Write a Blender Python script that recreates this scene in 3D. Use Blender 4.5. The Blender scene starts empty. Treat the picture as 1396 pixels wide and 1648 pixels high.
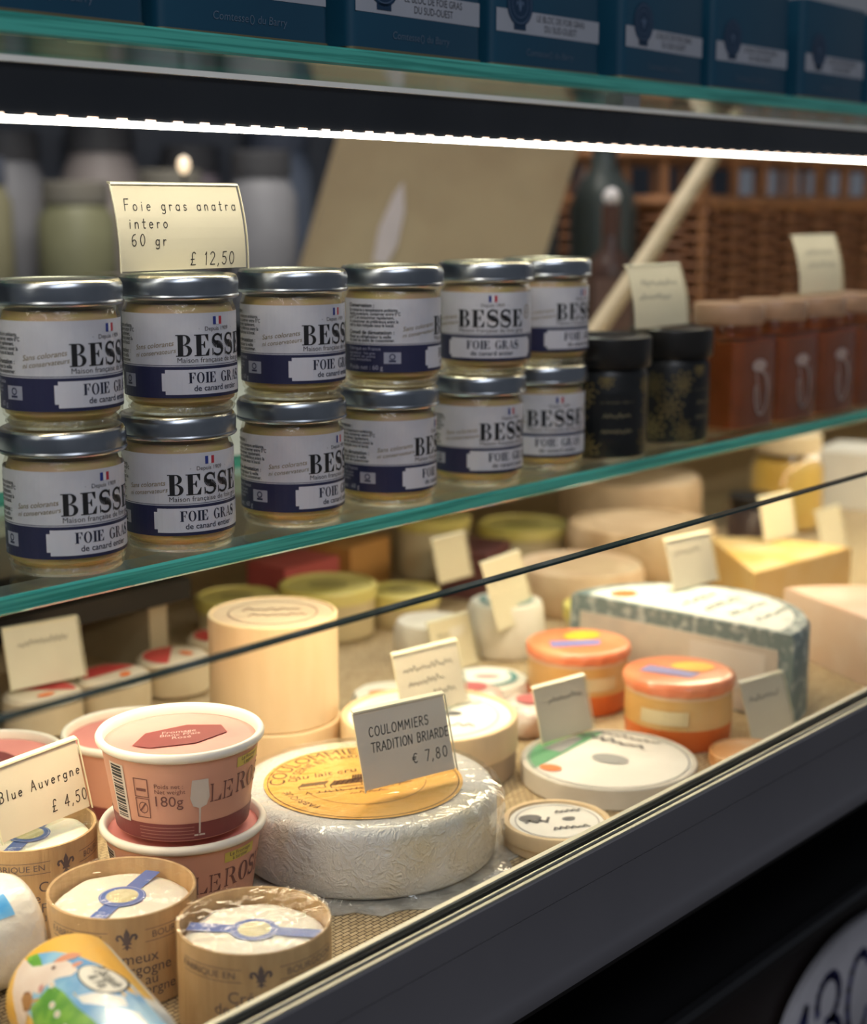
import bpy, math, random
from mathutils import Vector, Matrix
random.seed(7)
R_ = math.radians
sc = bpy.context.scene
col = sc.collection

# ------------------------------------------------------------------ camera, world, lights, exposure
cam_d = bpy.data.cameras.new('camera')
cam = bpy.data.objects.new('camera', cam_d); col.objects.link(cam)
cam_d.sensor_fit = 'HORIZONTAL'; cam_d.sensor_width = 36.0
cam_d.lens = 36.0 * 2500 / 1396
cam.location = (0, 0, 1.35)
cam.rotation_euler = (R_(90 - 11.111), 0, R_(41 - 90))
cam_d.clip_start = 0.01
cam_d.dof.use_dof = True
cam_d.dof.focus_distance = 0.80
cam_d.dof.aperture_fstop = 6.8
sc.camera = cam

w = bpy.data.worlds.new('shop_air'); sc.world = w; w.use_nodes = True
w.node_tree.nodes['Background'].inputs[0].default_value = (0.70, 0.76, 0.88, 1)
w.node_tree.nodes['Background'].inputs[1].default_value = 0.13

def area(name, loc, rot, sx, sy, power, color):
    l = bpy.data.lights.new(name, 'AREA'); l.shape = 'RECTANGLE'; l.size = sx; l.size_y = sy
    l.energy = power; l.color = color
    o = bpy.data.objects.new(name, l); col.objects.link(o); o.location = loc; o.rotation_euler = rot
    return o
area('unseen_fill', (-0.3, -0.9, 2.75), (R_(18), R_(-10), 0), 1.6, 0.5, 18, (0.90, 0.93, 1.0))  # unseen fill added behind the camera for cool light on the fronts
area('unseen_fill', (1.2, 1.25, 2.9), (R_(12), 0, 0), 1.6, 0.6, 34, (1.0, 0.93, 0.82))  # unseen fill added over the worktop to brighten bag and rack
LED_TOP = 15.0
LED_LOW = 26.0

sc.view_settings.view_transform = 'Standard'
sc.view_settings.look = 'None'
sc.view_settings.exposure = 0.0
sc.view_settings.gamma = 1.0
sc.view_settings.use_curve_mapping = False
sc.cycles.use_denoising = True
sc.cycles.transparent_max_bounces = 32
sc.cycles.max_bounces = 10

# ------------------------------------------------------------------ materials
MATS = {}
def mat(name, c, rough=0.5, c2=None, scale=20.0, bump=0.0, bscale=None, metal=0.0, spec=0.5, emit=None, es=0.0, ramp=(0.4, 0.6), stretch=None, sub=0.0, coat=0.0):
    if name in MATS: return MATS[name]
    m = bpy.data.materials.new(name); m.use_nodes = True
    nt = m.node_tree; b = nt.nodes['Principled BSDF']
    b.inputs['Base Color'].default_value = (*c, 1); b.inputs['Roughness'].default_value = rough
    b.inputs['Metallic'].default_value = metal; b.inputs['Specular IOR Level'].default_value = spec
    if coat: b.inputs['Coat Weight'].default_value = coat; b.inputs['Coat Roughness'].default_value = 0.08
    if sub:
        b.inputs['Subsurface Weight'].default_value = sub; b.inputs['Subsurface Scale'].default_value = 0.004
    tc = nt.nodes.new('ShaderNodeTexCoord'); vec = tc.outputs['Object']
    if stretch:
        mp = nt.nodes.new('ShaderNodeMapping'); mp.inputs['Scale'].default_value = stretch
        nt.links.new(vec, mp.inputs['Vector']); vec = mp.outputs['Vector']
    n = nt.nodes.new('ShaderNodeTexNoise'); n.inputs['Scale'].default_value = scale; n.inputs['Detail'].default_value = 4
    nt.links.new(vec, n.inputs['Vector'])
    r = nt.nodes.new('ShaderNodeValToRGB')
    if c2 is None: c2 = tuple(x * 0.93 for x in c)
    r.color_ramp.elements[0].position = ramp[0]; r.color_ramp.elements[0].color = (*c, 1)
    r.color_ramp.elements[1].position = ramp[1]; r.color_ramp.elements[1].color = (*c2, 1)
    nt.links.new(n.outputs['Fac'], r.inputs['Fac']); nt.links.new(r.outputs['Color'], b.inputs['Base Color'])
    if bump:
        n2 = nt.nodes.new('ShaderNodeTexNoise'); n2.inputs['Scale'].default_value = bscale or scale * 3; n2.inputs['Detail'].default_value = 3
        nt.links.new(vec, n2.inputs['Vector'])
        bp = nt.nodes.new('ShaderNodeBump'); bp.inputs['Strength'].default_value = bump; bp.inputs['Distance'].default_value = 0.002
        nt.links.new(n2.outputs['Fac'], bp.inputs['Height']); nt.links.new(bp.outputs['Normal'], b.inputs['Normal'])
    if emit:
        b.inputs['Emission Color'].default_value = (*emit, 1); b.inputs['Emission Strength'].default_value = es
    MATS[name] = m
    return m

def thin_glass(name, tint=(0.97, 0.985, 0.98), base=0.03, edge=0.75, power=4.0, rough=0.02, bump=0.0, bscale=120.0):
    if name in MATS: return MATS[name]
    m = bpy.data.materials.new(name); m.use_nodes = True; nt = m.node_tree
    nt.nodes.remove(nt.nodes['Principled BSDF']); out = nt.nodes['Material Output']
    tr = nt.nodes.new('ShaderNodeBsdfTransparent'); tr.inputs[0].default_value = (*tint, 1)
    gl = nt.nodes.new('ShaderNodeBsdfGlossy'); gl.inputs['Roughness'].default_value = rough; gl.inputs['Color'].default_value = (1, 1, 1, 1)
    lw = nt.nodes.new('ShaderNodeLayerWeight'); lw.inputs['Blend'].default_value = 0.5
    pw = nt.nodes.new('ShaderNodeMath'); pw.operation = 'POWER'; pw.inputs[1].default_value = power
    ml = nt.nodes.new('ShaderNodeMath'); ml.operation = 'MULTIPLY_ADD'; ml.inputs[1].default_value = edge; ml.inputs[2].default_value = base
    mx = nt.nodes.new('ShaderNodeMixShader')
    nt.links.new(lw.outputs['Facing'], pw.inputs[0]); nt.links.new(pw.outputs[0], ml.inputs[0]); nt.links.new(ml.outputs[0], mx.inputs[0])
    nt.links.new(tr.outputs[0], mx.inputs[1]); nt.links.new(gl.outputs[0], mx.inputs[2]); nt.links.new(mx.outputs[0], out.inputs[0])
    if bump:
        tc = nt.nodes.new('ShaderNodeTexCoord')
        n2 = nt.nodes.new('ShaderNodeTexNoise'); n2.inputs['Scale'].default_value = bscale; n2.inputs['Detail'].default_value = 3; n2.inputs['Distortion'].default_value = 1.2
        nt.links.new(tc.outputs['Object'], n2.inputs['Vector'])
        bp = nt.nodes.new('ShaderNodeBump'); bp.inputs['Strength'].default_value = bump; bp.inputs['Distance'].default_value = 0.004
        nt.links.new(n2.outputs['Fac'], bp.inputs['Height'])
        nt.links.new(bp.outputs['Normal'], gl.inputs['Normal'])
    MATS[name] = m
    return m

def emissive(name, c, s):
    m = bpy.data.materials.new(name); m.use_nodes = True; nt = m.node_tree
    b = nt.nodes['Principled BSDF']; b.inputs['Base Color'].default_value = (0.8, 0.8, 0.8, 1)
    b.inputs['Emission Color'].default_value = (*c, 1); b.inputs['Emission Strength'].default_value = s
    return m

G_PANE = thin_glass('pane_glass', (0.985, 0.995, 0.99), 0.02, 0.5, 5.0, 0.01)
G_SHELF = thin_glass('shelf_glass', (0.93, 0.98, 0.96), 0.04, 0.55, 4.0, 0.02)
G_JAR = thin_glass('jar_glass', (0.98, 0.98, 0.94), 0.035, 0.6, 3.5, 0.04, 0.25, 160)
G_ACRYL = thin_glass('acrylic', (0.99, 0.985, 0.95), 0.012, 0.2, 3.0, 0.06)
G_FILM = thin_glass('cling_film', (0.985, 0.985, 0.98), 0.02, 0.22, 2.5, 0.08, 0.7, 70)
G_WRAP = thin_glass('wrap_film', (0.97, 0.97, 0.97), 0.05, 0.35, 1.8, 0.10, 0.35, 60)
G_CLEAR = thin_glass('clear_pot', (0.97, 0.96, 0.92), 0.04, 0.5, 3.0, 0.05)
EDGE = mat('glass_edge', (0.085, 0.53, 0.43), 0.12, (0.035, 0.31, 0.25), 9.0, spec=0.8, stretch=(1, 0.05, 60), ramp=(0.45, 0.6))
STEEL = mat('lid_steel', (0.40, 0.43, 0.47), 0.28, (0.33, 0.36, 0.40), 60, metal=1.0)
LIDTOP = mat('lid_top', (0.95, 0.90, 0.72), 0.25, (0.88, 0.82, 0.62), 50, metal=1.0)
ALU = mat('aluminium', (0.72, 0.72, 0.68), 0.28, (0.60, 0.60, 0.57), 40, metal=1.0, stretch=(0.1, 3, 3))
DARKM = mat('anthracite_metal', (0.045, 0.048, 0.060), 0.42, (0.038, 0.040, 0.050), 6)
PANELD = mat('panel_anthracite', (0.135, 0.130, 0.142), 0.38, (0.120, 0.116, 0.128), 6)
BLACK = mat('black_plastic', (0.008, 0.008, 0.009), 0.4)
RUBBER = mat('rubber', (0.03, 0.03, 0.028), 0.6)
PAPERW = mat('label_white', (0.66, 0.66, 0.70), 0.45, (0.58, 0.58, 0.63), 35)
NAVY = mat('label_navy', (0.026, 0.028, 0.078), 0.40, (0.019, 0.021, 0.062), 20)
INK = mat('ink_black', (0.012, 0.012, 0.014), 0.5)
INKG = mat('ink_grey', (0.07, 0.065, 0.07), 0.5)
GOLDI = mat('ink_gold', (0.26, 0.20, 0.10), 0.5)
PANELW = mat('label_panel', (0.68, 0.68, 0.74), 0.45)
FRED = mat('flag_red', (0.50, 0.03, 0.05), 0.5); FBLU = mat('flag_blue', (0.02, 0.04, 0.25), 0.5); FWHI = mat('flag_white', (0.75, 0.75, 0.78), 0.5)
FAT = mat('foie_gras', (0.56, 0.43, 0.15), 0.4, (0.60, 0.40, 0.24), 38, bump=0.3, sub=0.1, stretch=(1, 1, 3))
CARD = mat('card_cream', (0.80, 0.74, 0.60), 0.6, (0.77, 0.71, 0.57), 14)
PEN = mat('pen', (0.035, 0.03, 0.03), 0.6)
WOOD = mat('poplar', (0.66, 0.44, 0.22), 0.6, (0.58, 0.37, 0.18), 30, bump=0.2, stretch=(6, 6, 0.7))
WOODP = mat('poplar_pale', (0.76, 0.57, 0.34), 0.6, (0.73, 0.54, 0.31), 24, bump=0.15, stretch=(4, 4, 0.8))
CURD = mat('white_rind', (0.90, 0.85, 0.74), 0.6, (0.86, 0.79, 0.66), 40, bump=0.4, bscale=260, sub=0.2)

# ------------------------------------------------------------------ mesh helpers
class MB:
    def __init__(s): s.v = []; s.f = []; s.m = []; s.mi = 0
    def add(s, vs, fs):
        o = len(s.v); s.v += [tuple(x) for x in vs]; s.f += [tuple(o + i for i in f) for f in fs]; s.m += [s.mi] * len(fs)
    def box(s, x0, y0, z0, x1, y1, z1):
        s.add([(x0, y0, z0), (x1, y0, z0), (x1, y1, z0), (x0, y1, z0), (x0, y0, z1), (x1, y0, z1), (x1, y1, z1), (x0, y1, z1)],
              [(0, 3, 2, 1), (4, 5, 6, 7), (0, 1, 5, 4), (1, 2, 6, 5), (2, 3, 7, 6), (3, 0, 4, 7)])
        return s
    def prism_x(s, prof, x0, x1):          # closed (y,z) profile pushed along x
        n = len(prof)
        s.add([(x0, y, z) for y, z in prof] + [(x1, y, z) for y, z in prof],
              [(i, (i + 1) % n, n + (i + 1) % n, n + i) for i in range(n)] + [tuple(range(n))[::-1], tuple(range(n, 2 * n))])
        return s
    def prism_z(s, poly, z0, z1):
        n = len(poly)
        s.add([(x, y, z0) for x, y in poly] + [(x, y, z1) for x, y in poly],
              [(i, (i + 1) % n, n + (i + 1) % n, n + i) for i in range(n)] + [tuple(range(n))[::-1], tuple(range(n, 2 * n))])
        return s
    def lathe(s, prof, seg=48, cap0=True, cap1=True, f=None):
        n = len(prof); vs = []; fs = []
        for i, (r, z) in enumerate(prof):
            for k in range(seg):
                a = 2 * math.pi * k / seg
                rr = r; zz = z
                if f: rr, zz = f(i, a, r, z)
                vs.append((rr * math.sin(a), -rr * math.cos(a), zz))
        for i in range(n - 1):
            for k in range(seg):
                k2 = (k + 1) % seg
                fs.append((i * seg + k, i * seg + k2, (i + 1) * seg + k2, (i + 1) * seg + k))
        if cap0: fs.append(tuple(range(seg))[::-1])
        if cap1: fs.append(tuple((n - 1) * seg + k for k in range(seg)))
        s.add(vs, fs); return s
    def tube(s, pts, r, seg=8, caps=True):
        pts = [Vector(p) for p in pts]; n = len(pts); vs = []; fs = []
        for i, p in enumerate(pts):
            d = (pts[min(i + 1, n - 1)] - pts[max(i - 1, 0)]).normalized()
            a = d.cross(Vector((0, 0, 1)) if abs(d.z) < 0.9 else Vector((1, 0, 0))).normalized(); b = d.cross(a)
            rr = r[i] if isinstance(r, (list, tuple)) else r
            for k in range(seg):
                t = 2 * math.pi * k / seg; vs.append(p + a * math.cos(t) * rr + b * math.sin(t) * rr)
        for i in range(n - 1):
            for k in range(seg):
                k2 = (k + 1) % seg; fs.append((i * seg + k, i * seg + k2, (i + 1) * seg + k2, (i + 1) * seg + k))
        if caps: fs += [tuple(range(seg))[::-1], tuple((n - 1) * seg + k for k in range(seg))]
        s.add(vs, fs); return s
    def build(s, name, mats, parent=None, smooth=None, loc=None):
        me = bpy.data.meshes.new(name); me.from_pydata(s.v, [], s.f)
        for m in (mats if isinstance(mats, (list, tuple)) else [mats]): me.materials.append(m)
        me.polygons.foreach_set('material_index', s.m)
        if smooth is not None:
            me.polygons.foreach_set('use_smooth', [True] * len(me.polygons)); me.update()
            me.set_sharp_from_angle(angle=R_(smooth))
        me.update()
        o = bpy.data.objects.new(name, me); col.objects.link(o)
        if parent: o.parent = parent
        if loc: o.location = loc
        return o

def thing(name, label, cat, loc=(0, 0, 0), rz=0.0, group=None):
    o = bpy.data.objects.new(name, None); col.objects.link(o); o.empty_display_size = 0.02
    o.location = loc; o.rotation_euler = (0, 0, rz)
    return tag(o, label, cat, group)
def tag(o, label, cat, group=None):
    o['label'] = label; o['category'] = cat
    if group: o['group'] = group
    return o
def dup(root, loc, rz, label, group=None, skip=()):
    def cp(o, par):
        c = o.copy(); col.objects.link(c); c.parent = par
        for ch in o.children:
            if ch.name.split('.')[0] not in skip: cp(ch, c)
        return c
    r = cp(root, None); r.location = loc; r.rotation_euler = (0, 0, rz); r['label'] = label
    if group: r['group'] = group
    return r
def face_cam(x, y, phi=0.0):
    # rz that turns a thing's local -Y front towards the shop side (where the viewer stands), then phi degrees to the right
    return math.atan2(y, x) - math.pi / 2 + R_(phi)

# ------------------------------------------------------------------ flat print: 2-D shapes, later laid on a plane or round a body
def arc(cx, cy, rx, ry, a0, a1, n=12):
    return [(cx + rx * math.cos(R_(a0 + (a1 - a0) * i / n)), cy + ry * math.sin(R_(a0 + (a1 - a0) * i / n))) for i in range(n + 1)]

_fc = {}
def sans(s, size, shear=0.0, spacing=1.0, bold=0.0):
    key = (s, shear, spacing, bold)
    if key not in _fc:
        cu = bpy.data.curves.new('t', 'FONT'); cu.body = s; cu.size = 1.0; cu.resolution_u = 3; cu.shear = shear
        cu.space_character = spacing; cu.offset = bold
        ob = bpy.data.objects.new('t', cu)
        me = bpy.data.meshes.new_from_object(ob)
        vs = [(v.co.x, v.co.y) for v in me.vertices]; fs = [tuple(p.vertices) for p in me.polygons]
        bpy.data.objects.remove(ob); bpy.data.curves.remove(cu); bpy.data.meshes.remove(me)
        _fc[key] = (vs, fs)
    vs, fs = _fc[key]
    return [(x * size, y * size) for x, y in vs], fs

# one-line pen letters: width, strokes
PENF = {
 'F': (.55, [[(.05, 0), (.08, 1), (.52, 1)], [(.06, .52), (.42, .54)]]),
 'o': (.5, [arc(.25, .26, .2, .25, 90, 450)]), 'i': (.25, [[(.12, 0), (.13, .5)], [(.14, .68), (.15, .72)]]),
 'e': (.5, [[(.06, .27), (.42, .29)] + arc(.25, .26, .19, .25, 10, 310)]),
 'g': (.5, [arc(.24, .27, .19, .23, 30, 330), [(.43, .5), (.42, -.1)] + arc(.24, -.12, .18, .15, 0, -150)]),
 'r': (.4, [[(.08, .5), (.1, 0)], arc(.25, .28, .15, .2, 170, 50)]),
 'a': (.5, [arc(.24, .25, .19, .24, 40, 330), [(.42, .5), (.44, 0)]]),
 's': (.42, [[(.36, .44)] + arc(.22, .37, .13, .12, 60, 270) + arc(.2, .13, .15, .12, 90, -140)]),
 'n': (.5, [[(.08, .5), (.09, 0)], [(.09, .3)] + arc(.25, .3, .16, .2, 150, 0) + [(.42, 0)]]),
 't': (.4, [[(.2, .8), (.18, .1)] + arc(.27, .1, .09, .1, 180, 320), [(.04, .52), (.36, .54)]]),
 'l': (.25, [[(.13, 1), (.12, 0)]]), 'u': (.5, [[(.07, .5), (.08, .2)] + arc(.24, .2, .16, .2, 180, 340), [(.42, .5), (.43, 0)]]),
 'v': (.45, [[(.04, .5), (.21, 0), (.4, .5)]]),
 'B': (.6, [[(.1, 0), (.1, 1)], [(.1, 1)] + arc(.25, .76, .22, .24, 90, -90) + arc(.25, .26, .27, .26, 90, -90) + [(.1, 0)]]),
 'A': (.65, [[(.03, 0), (.32, 1), (.6, 0)], [(.14, .36), (.48, .37)]]),
 'C': (.62, [arc(.33, .5, .27, .5, 45, 315)]), 'O': (.66, [arc(.33, .5, .28, .5, 90, 450, 18)]),
 'U': (.62, [[(.08, 1), (.08, .3)] + arc(.31, .3, .23, .3, 180, 360) + [(.54, 1)]]),
 'L': (.52, [[(.08, 1), (.08, 0), (.48, .02)]]), 'M': (.75, [[(.05, 0), (.12, 1), (.36, .35), (.62, 1), (.68, 0)]]),
 'I': (.25, [[(.12, 0), (.13, 1)]]), 'E': (.52, [[(.48, 1), (.08, 1), (.08, 0), (.48, 0)], [(.08, .52), (.4, .52)]]),
 'R': (.58, [[(.08, 0), (.08, 1)] + arc(.24, .76, .22, .24, 90, -90) + [(.08, .52)], [(.22, .52), (.52, 0)]]),
 'S': (.55, [[(.48, .86)] + arc(.28, .76, .2, .24, 40, 270) + arc(.26, .27, .22, .27, 90, -150)]),
 'T': (.58, [[(.02, 1), (.56, 1)], [(.29, 1), (.28, 0)]]), 'D': (.62, [[(.08, 0), (.08, 1)] + arc(.2, .5, .34, .5, 90, -90) + [(.08, 0)]]),
 'N': (.62, [[(.07, 0), (.08, 1), (.52, 0), (.53, 1)]]),
 '0': (.6, [arc(.3, .5, .22, .48, 90, 450, 18)]), '1': (.35, [[(.06, .78), (.2, 1), (.18, 0)]]),
 '2': (.56, [arc(.27, .74, .21, .25, 165, -35) + [(.05, .02), (.52, .03)]]),
 '4': (.58, [[(.36, 0), (.4, 1), (.04, .3), (.54, .32)]]),
 '5': (.55, [[(.5, 1), (.16, .98), (.11, .58)] + arc(.26, .32, .22, .31, 120, -150)]),
 '6': (.55, [[(.42, .98)] + arc(.36, .5, .3, .46, 110, 190) + arc(.27, .26, .2, .26, 170, -170)]),
 '7': (.52, [[(.04, 1), (.48, .98), (.2, 0)]]), '8': (.55, [arc(.27, .75, .17, .23, 270, 630) + arc(.27, .26, .21, .26, 90, -270)]),
 ',': (.25, [[(.14, .08), (.06, -.14)]]), ' ': (.42, []),
 '£': (.62, [arc(.36, .8, .16, .2, 20, 180) + [(.2, .2), (.06, .02), (.54, .04)], [(.06, .45), (.4, .46)]]),
 '€': (.62, [arc(.38, .5, .24, .42, 50, 310), [(.02, .58), (.4, .6)], [(.02, .42), (.36, .44)]]),
}
# heavy roman letters of the jar brand, drawn from stems, hairlines and bowls
def _sf(ch, S=.20, Hh=.045):
    P = []
    q = lambda x0, y0, x1, y1: P.append([(x0, y0), (x1, y0), (x1, y1), (x0, y1)])
    def ring(cx, cy, ox, oy, ix, iy, a0, a1, n=14, dx=0):
        o = arc(cx, cy, ox, oy, a0, a1, n); i = arc(cx + dx, cy, ix, iy, a0, a1, n)
        for k in range(n): P.append([o[k], o[k + 1], i[k + 1], i[k]])
    def stem(x, e0=.08, e1=.08):
        q(x, 0, x + S, 1); q(x - e0, 0, x + S + e1, Hh); q(x - e0, 1 - Hh, x + S + e1, 1)
    if ch == 'B':
        stem(.1, .1, 0); q(.3, 1 - Hh, .42, 1); q(.3, .5, .44, .5 + Hh); q(.3, 0, .46, Hh)
        ring(.42, .765, .30, .235, .12, .19, -90, 90); ring(.45, .26, .34, .26, .14, .215, -90, 90); return .86, P
    if ch in 'EFL':
        stem(.1, .1, .04)
        if ch != 'L':
            q(.3, 1 - Hh, .74, 1); P.append([(.74, 1), (.56, 1 - Hh), (.70, .68), (.74, .68)])
            q(.3, .5, .52, .5 + Hh); P.append([(.52, .36), (.56, .36), (.56, .68), (.52, .68), (.44, .52)])
        if ch != 'F':
            q(.3, 0, .76, Hh); P.append([(.76, 0), (.80, .34), (.76, .34), (.56, Hh)])
        return (.88 if ch != 'F' else .80), P
    if ch == 'S':
        n = 34; pts = []
        for k in range(n + 1):
            t = k / n
            if t < .5: a = R_(35 + (270 - 35) * t * 2); pts.append((.36 + .27 * math.cos(a), .745 + .235 * math.sin(a)))
            else: a = R_(90 - (235) * (t - .5) * 2); pts.append((.36 + .30 * math.cos(a), .265 + .245 * math.sin(a)))
        for k in range(n):
            def wd(t): return Hh * .5 + (S * .46) * math.exp(-((t - .5) / .17) ** 2) + .03
            (x0, y0), (x1, y1) = pts[k], pts[k + 1]; L = math.hypot(x1 - x0, y1 - y0) or 1; nx, ny = -(y1 - y0) / L, (x1 - x0) / L
            a, b = wd(k / n), wd((k + 1) / n)
            P.append([(x0 + nx * a, y0 + ny * a), (x1 + nx * b, y1 + ny * b), (x1 - nx * b, y1 - ny * b), (x0 - nx * a, y0 - ny * a)])
        P.append([(.60, 1.0), (.56, .82), (.62, .68), (.66, .68), (.66, 1.0)]); P.append([(.06, 0), (.10, .18), (.07, .34), (.03, .34), (.03, 0)])
        return .78, P
    if ch in 'OCG':
        a0, a1 = (0, 360) if ch == 'O' else (40, 325)
        ring(.46, .5, .42, .52, .21, .47, a0, a1, 26)
        if ch == 'G': q(.62, .05, .62 + S, .46); q(.52, .42, .92, .46); q(.76, .66, .80, 1)
        if ch == 'C': q(.76, .64, .80, 1)
        return .96, P
    if ch == 'I': stem(.1, .1, .1); return .42, P
    if ch == 'R':
        stem(.1, .1, .08); q(.3, 1 - Hh, .42, 1); q(.3, .48, .44, .48 + Hh); ring(.42, .755, .30, .245, .12, .20, -90, 90)
        P.append([(.40, .5), (.58, .5), (.86, Hh), (.66, Hh)]); q(.62, 0, .94, Hh); return .96, P
    if ch == 'A':
        P.append([(.10, 0), (.17, 0), (.46, .92), (.42, 1)]); P.append([(.42, 1), (.52, 1), (.86, 0), (.64, 0)])
        q(.22, .3, .64, .3 + Hh); q(0, 0, .28, Hh); q(.56, 0, .94, Hh); return .94, P
    return .4, P

class P2:
    def __init__(s): s.v = []; s.f = []
    def add(s, vs, fs):
        o = len(s.v); s.v += [tuple(x) for x in vs]; s.f += [tuple(o + i for i in f) for f in fs]; return s
    def rect(s, x0, y0, x1, y1, n=1):
        for k in range(n):
            a = x0 + (x1 - x0) * k / n; b = x0 + (x1 - x0) * (k + 1) / n
            s.add([(a, y0), (b, y0), (b, y1), (a, y1)], [(0, 1, 2, 3)])
        return s
    def poly(s, pts): return s.add(pts, [tuple(range(len(pts)))])
    def ell(s, cx, cy, rx, ry, n=28): return s.poly(arc(cx, cy, rx, ry, 0, 360, n)[:-1])
    def ring(s, cx, cy, rx, ry, w, n=36, a0=0, a1=360):
        o = arc(cx, cy, rx, ry, a0, a1, n); i = arc(cx, cy, rx - w, ry - w, a0, a1, n)
        for k in range(n): s.add([o[k], o[k + 1], i[k + 1], i[k]], [(0, 1, 2, 3)])
        return s
    def stroke(s, pts, w):
        for (x0, y0), (x1, y1) in zip(pts, pts[1:]):
            L = math.hypot(x1 - x0, y1 - y0)
            if L < 1e-9: continue
            ux, uy = (x1 - x0) / L * w / 2, (y1 - y0) / L * w / 2
            x0_, y0_, x1_, y1_ = x0 - ux * .6, y0 - uy * .6, x1 + ux * .6, y1 + uy * .6
            s.add([(x0_ + uy, y0_ - ux), (x1_ + uy, y1_ - ux), (x1_ - uy, y1_ + ux), (x0_ - uy, y0_ + ux)], [(0, 1, 2, 3)])
        return s
    def pen(s, txt, size, x, y, w, gap=.16, slant=.08, jit=0.0):
        for ch in txt:
            wd, st = PENF[ch]; jy = random.uniform(-jit, jit) * size
            for l in st: s.stroke([(x + (a + b * slant) * size, y + jy + b * size) for a, b in l], w)
            x += (wd + gap) * size
        return x
    def scribble(s, x0, x1, y, h, w):
        n = int((x1 - x0) / (h * .45)); pts = []
        for k in range(n + 1):
            pts.append((x0 + (x1 - x0) * k / n, y + (h * random.uniform(.3, 1) if k % 2 else random.uniform(-.1, .2) * h)))
        return s.stroke(pts, w)
    def sans(s, txt, size, x, y, align='L', shear=0.0, spacing=1.0, bold=0.0, sx=1.0, rot=0.0):
        vs, fs = sans(txt, size, shear, spacing, bold)
        if not vs: return s
        a = min(v[0] for v in vs); b = max(v[0] for v in vs)
        off = {'L': a, 'C': (a + b) / 2, 'R': b}[align]; c, d = math.cos(rot), math.sin(rot)
        o = []
        for px, py in vs:
            px = (px - off) * sx; o.append((x + px * c - py * d, y + px * d + py * c))
        return s.add(o, fs)
    def roman(s, txt, h, x, y, align='C', sx=1.0, gap=.02, S=.20, Hh=.045):
        g = [_sf(c, S, Hh) for c in txt]; tot = sum(a + gap for a, _ in g) * h * sx
        x = x - (tot / 2 if align == 'C' else 0)
        for wd, ps in g:
            for p in ps: s.poly([(x + a * h * sx, y + b * h) for a, b in p])
            x += (wd + gap) * h * sx
        return s
    def arctext(s, txt, size, R, a_mid, spacing=1.0, sx=1.0):
        vs, fs = sans(txt, size, 0, spacing)
        a = min(v[0] for v in vs); b = max(v[0] for v in vs); m = (a + b) / 2
        o = []
        for px, py in vs:
            t = R_(a_mid) - (px - m) * sx / R; o.append(((R + py) * math.cos(t), (R + py) * math.sin(t)))
        return s.add(o, fs)
    def map(s, fn): s.v = [fn(*p) for p in s.v]; return s
    def onto(s, fn, name, m, parent):
        b = MB(); b.add([fn(x, y) for x, y in s.v], s.f); return b.build(name, m, parent)
def cyl(Rf, eps, Rref=None):
    # print coordinates (arc length, height) -> round the body, x=0 on the local -Y front
    rf = Rf if callable(Rf) else (lambda z: Rf); rr = Rref or (Rf if not callable(Rf) else rf(0))
    return lambda x, y: ((rf(y) + eps) * math.sin(x / rr), -(rf(y) + eps) * math.cos(x / rr), y)
def flat(z): return lambda x, y: (x, y, z)
def fleur(p, cx, cy, h):
    e = lambda pts: p.poly([(cx + a * h, cy + b * h) for a, b in pts])
    e([(0, 1), (.13, .72), (.11, .45), (.06, .3), (-.06, .3), (-.11, .45), (-.13, .72)])
    for sg in (1, -1):
        p.stroke([(cx + sg * a * h, cy + b * h) for a, b in ([(.08, .3), (.16, .5), (.26, .66), (.38, .66), (.43, .55), (.38, .46)])], .11 * h)
        e([(sg * .04, .2), (sg * .22, .02), (sg * .1, .06)])
    p.rect(cx - .2 * h, cy + .22 * h, cx + .2 * h, cy + .3 * h)
    e([(-.06, .22), (.06, .22), (.08, .08), (0, -.06), (-.08, .08)])

# ================================================================== THE SETTING
fl = MB().box(-3, -3, -0.05, 5.5, 3.3, 0.0).build('floor', mat('shop_floor', (0.10, 0.085, 0.075), 0.4, (0.07, 0.06, 0.055), 3)); fl['kind'] = 'structure'
wb = MB().box(-3, 3.2, 0, 5.5, 3.3, 3.2).build('wall_back', mat('wall_slate', (0.10, 0.115, 0.14), 0.8, (0.07, 0.08, 0.10), 2)); wb['kind'] = 'structure'

# ================================================================== DISPLAY COUNTER
XL, XR = 0.05, 3.0
counter = thing('display_counter', 'long dark grey refrigerated display counter with glass shelves and low front glass', 'display counter', (0, 0, 0))
CREAM = mat('liner_cream', (0.60, 0.55, 0.45), 0.5, (0.55, 0.50, 0.41), 5)
MAT_ = mat('woven_mat', (0.52, 0.40, 0.24), 0.8, (0.40, 0.29, 0.16), 4)
def weave(m):
    nt = m.node_tree; b = nt.nodes['Principled BSDF']; tc = nt.nodes.new('ShaderNodeTexCoord')
    br = nt.nodes.new('ShaderNodeTexBrick'); br.inputs['Scale'].default_value = 90; br.inputs['Mortar Size'].default_value = 0.03
    br.inputs['Color1'].default_value = (0.62, 0.48, 0.28, 1); br.inputs['Color2'].default_value = (0.48, 0.35, 0.19, 1); br.inputs['Mortar'].default_value = (0.16, 0.11, 0.06, 1)
    nt.links.new(tc.outputs['Object'], br.inputs['Vector']); nt.links.new(br.outputs['Color'], b.inputs['Base Color'])
    bp = nt.nodes.new('ShaderNodeBump'); bp.inputs['Strength'].default_value = 0.8; bp.inputs['Distance'].default_value = 0.002
    nt.links.new(br.outputs['Color'], bp.inputs['Height']); nt.links.new(bp.outputs['Normal'], b.inputs['Normal'])
weave(MAT_)
MB().box(XL, 0.4405, 0.965, XR, 1.20, 0.985).build('deck', MAT_, counter)
MB().box(XL, .4446, .985, XR, .4490, 1.0000).build('well_lip', CREAM, counter)
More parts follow.
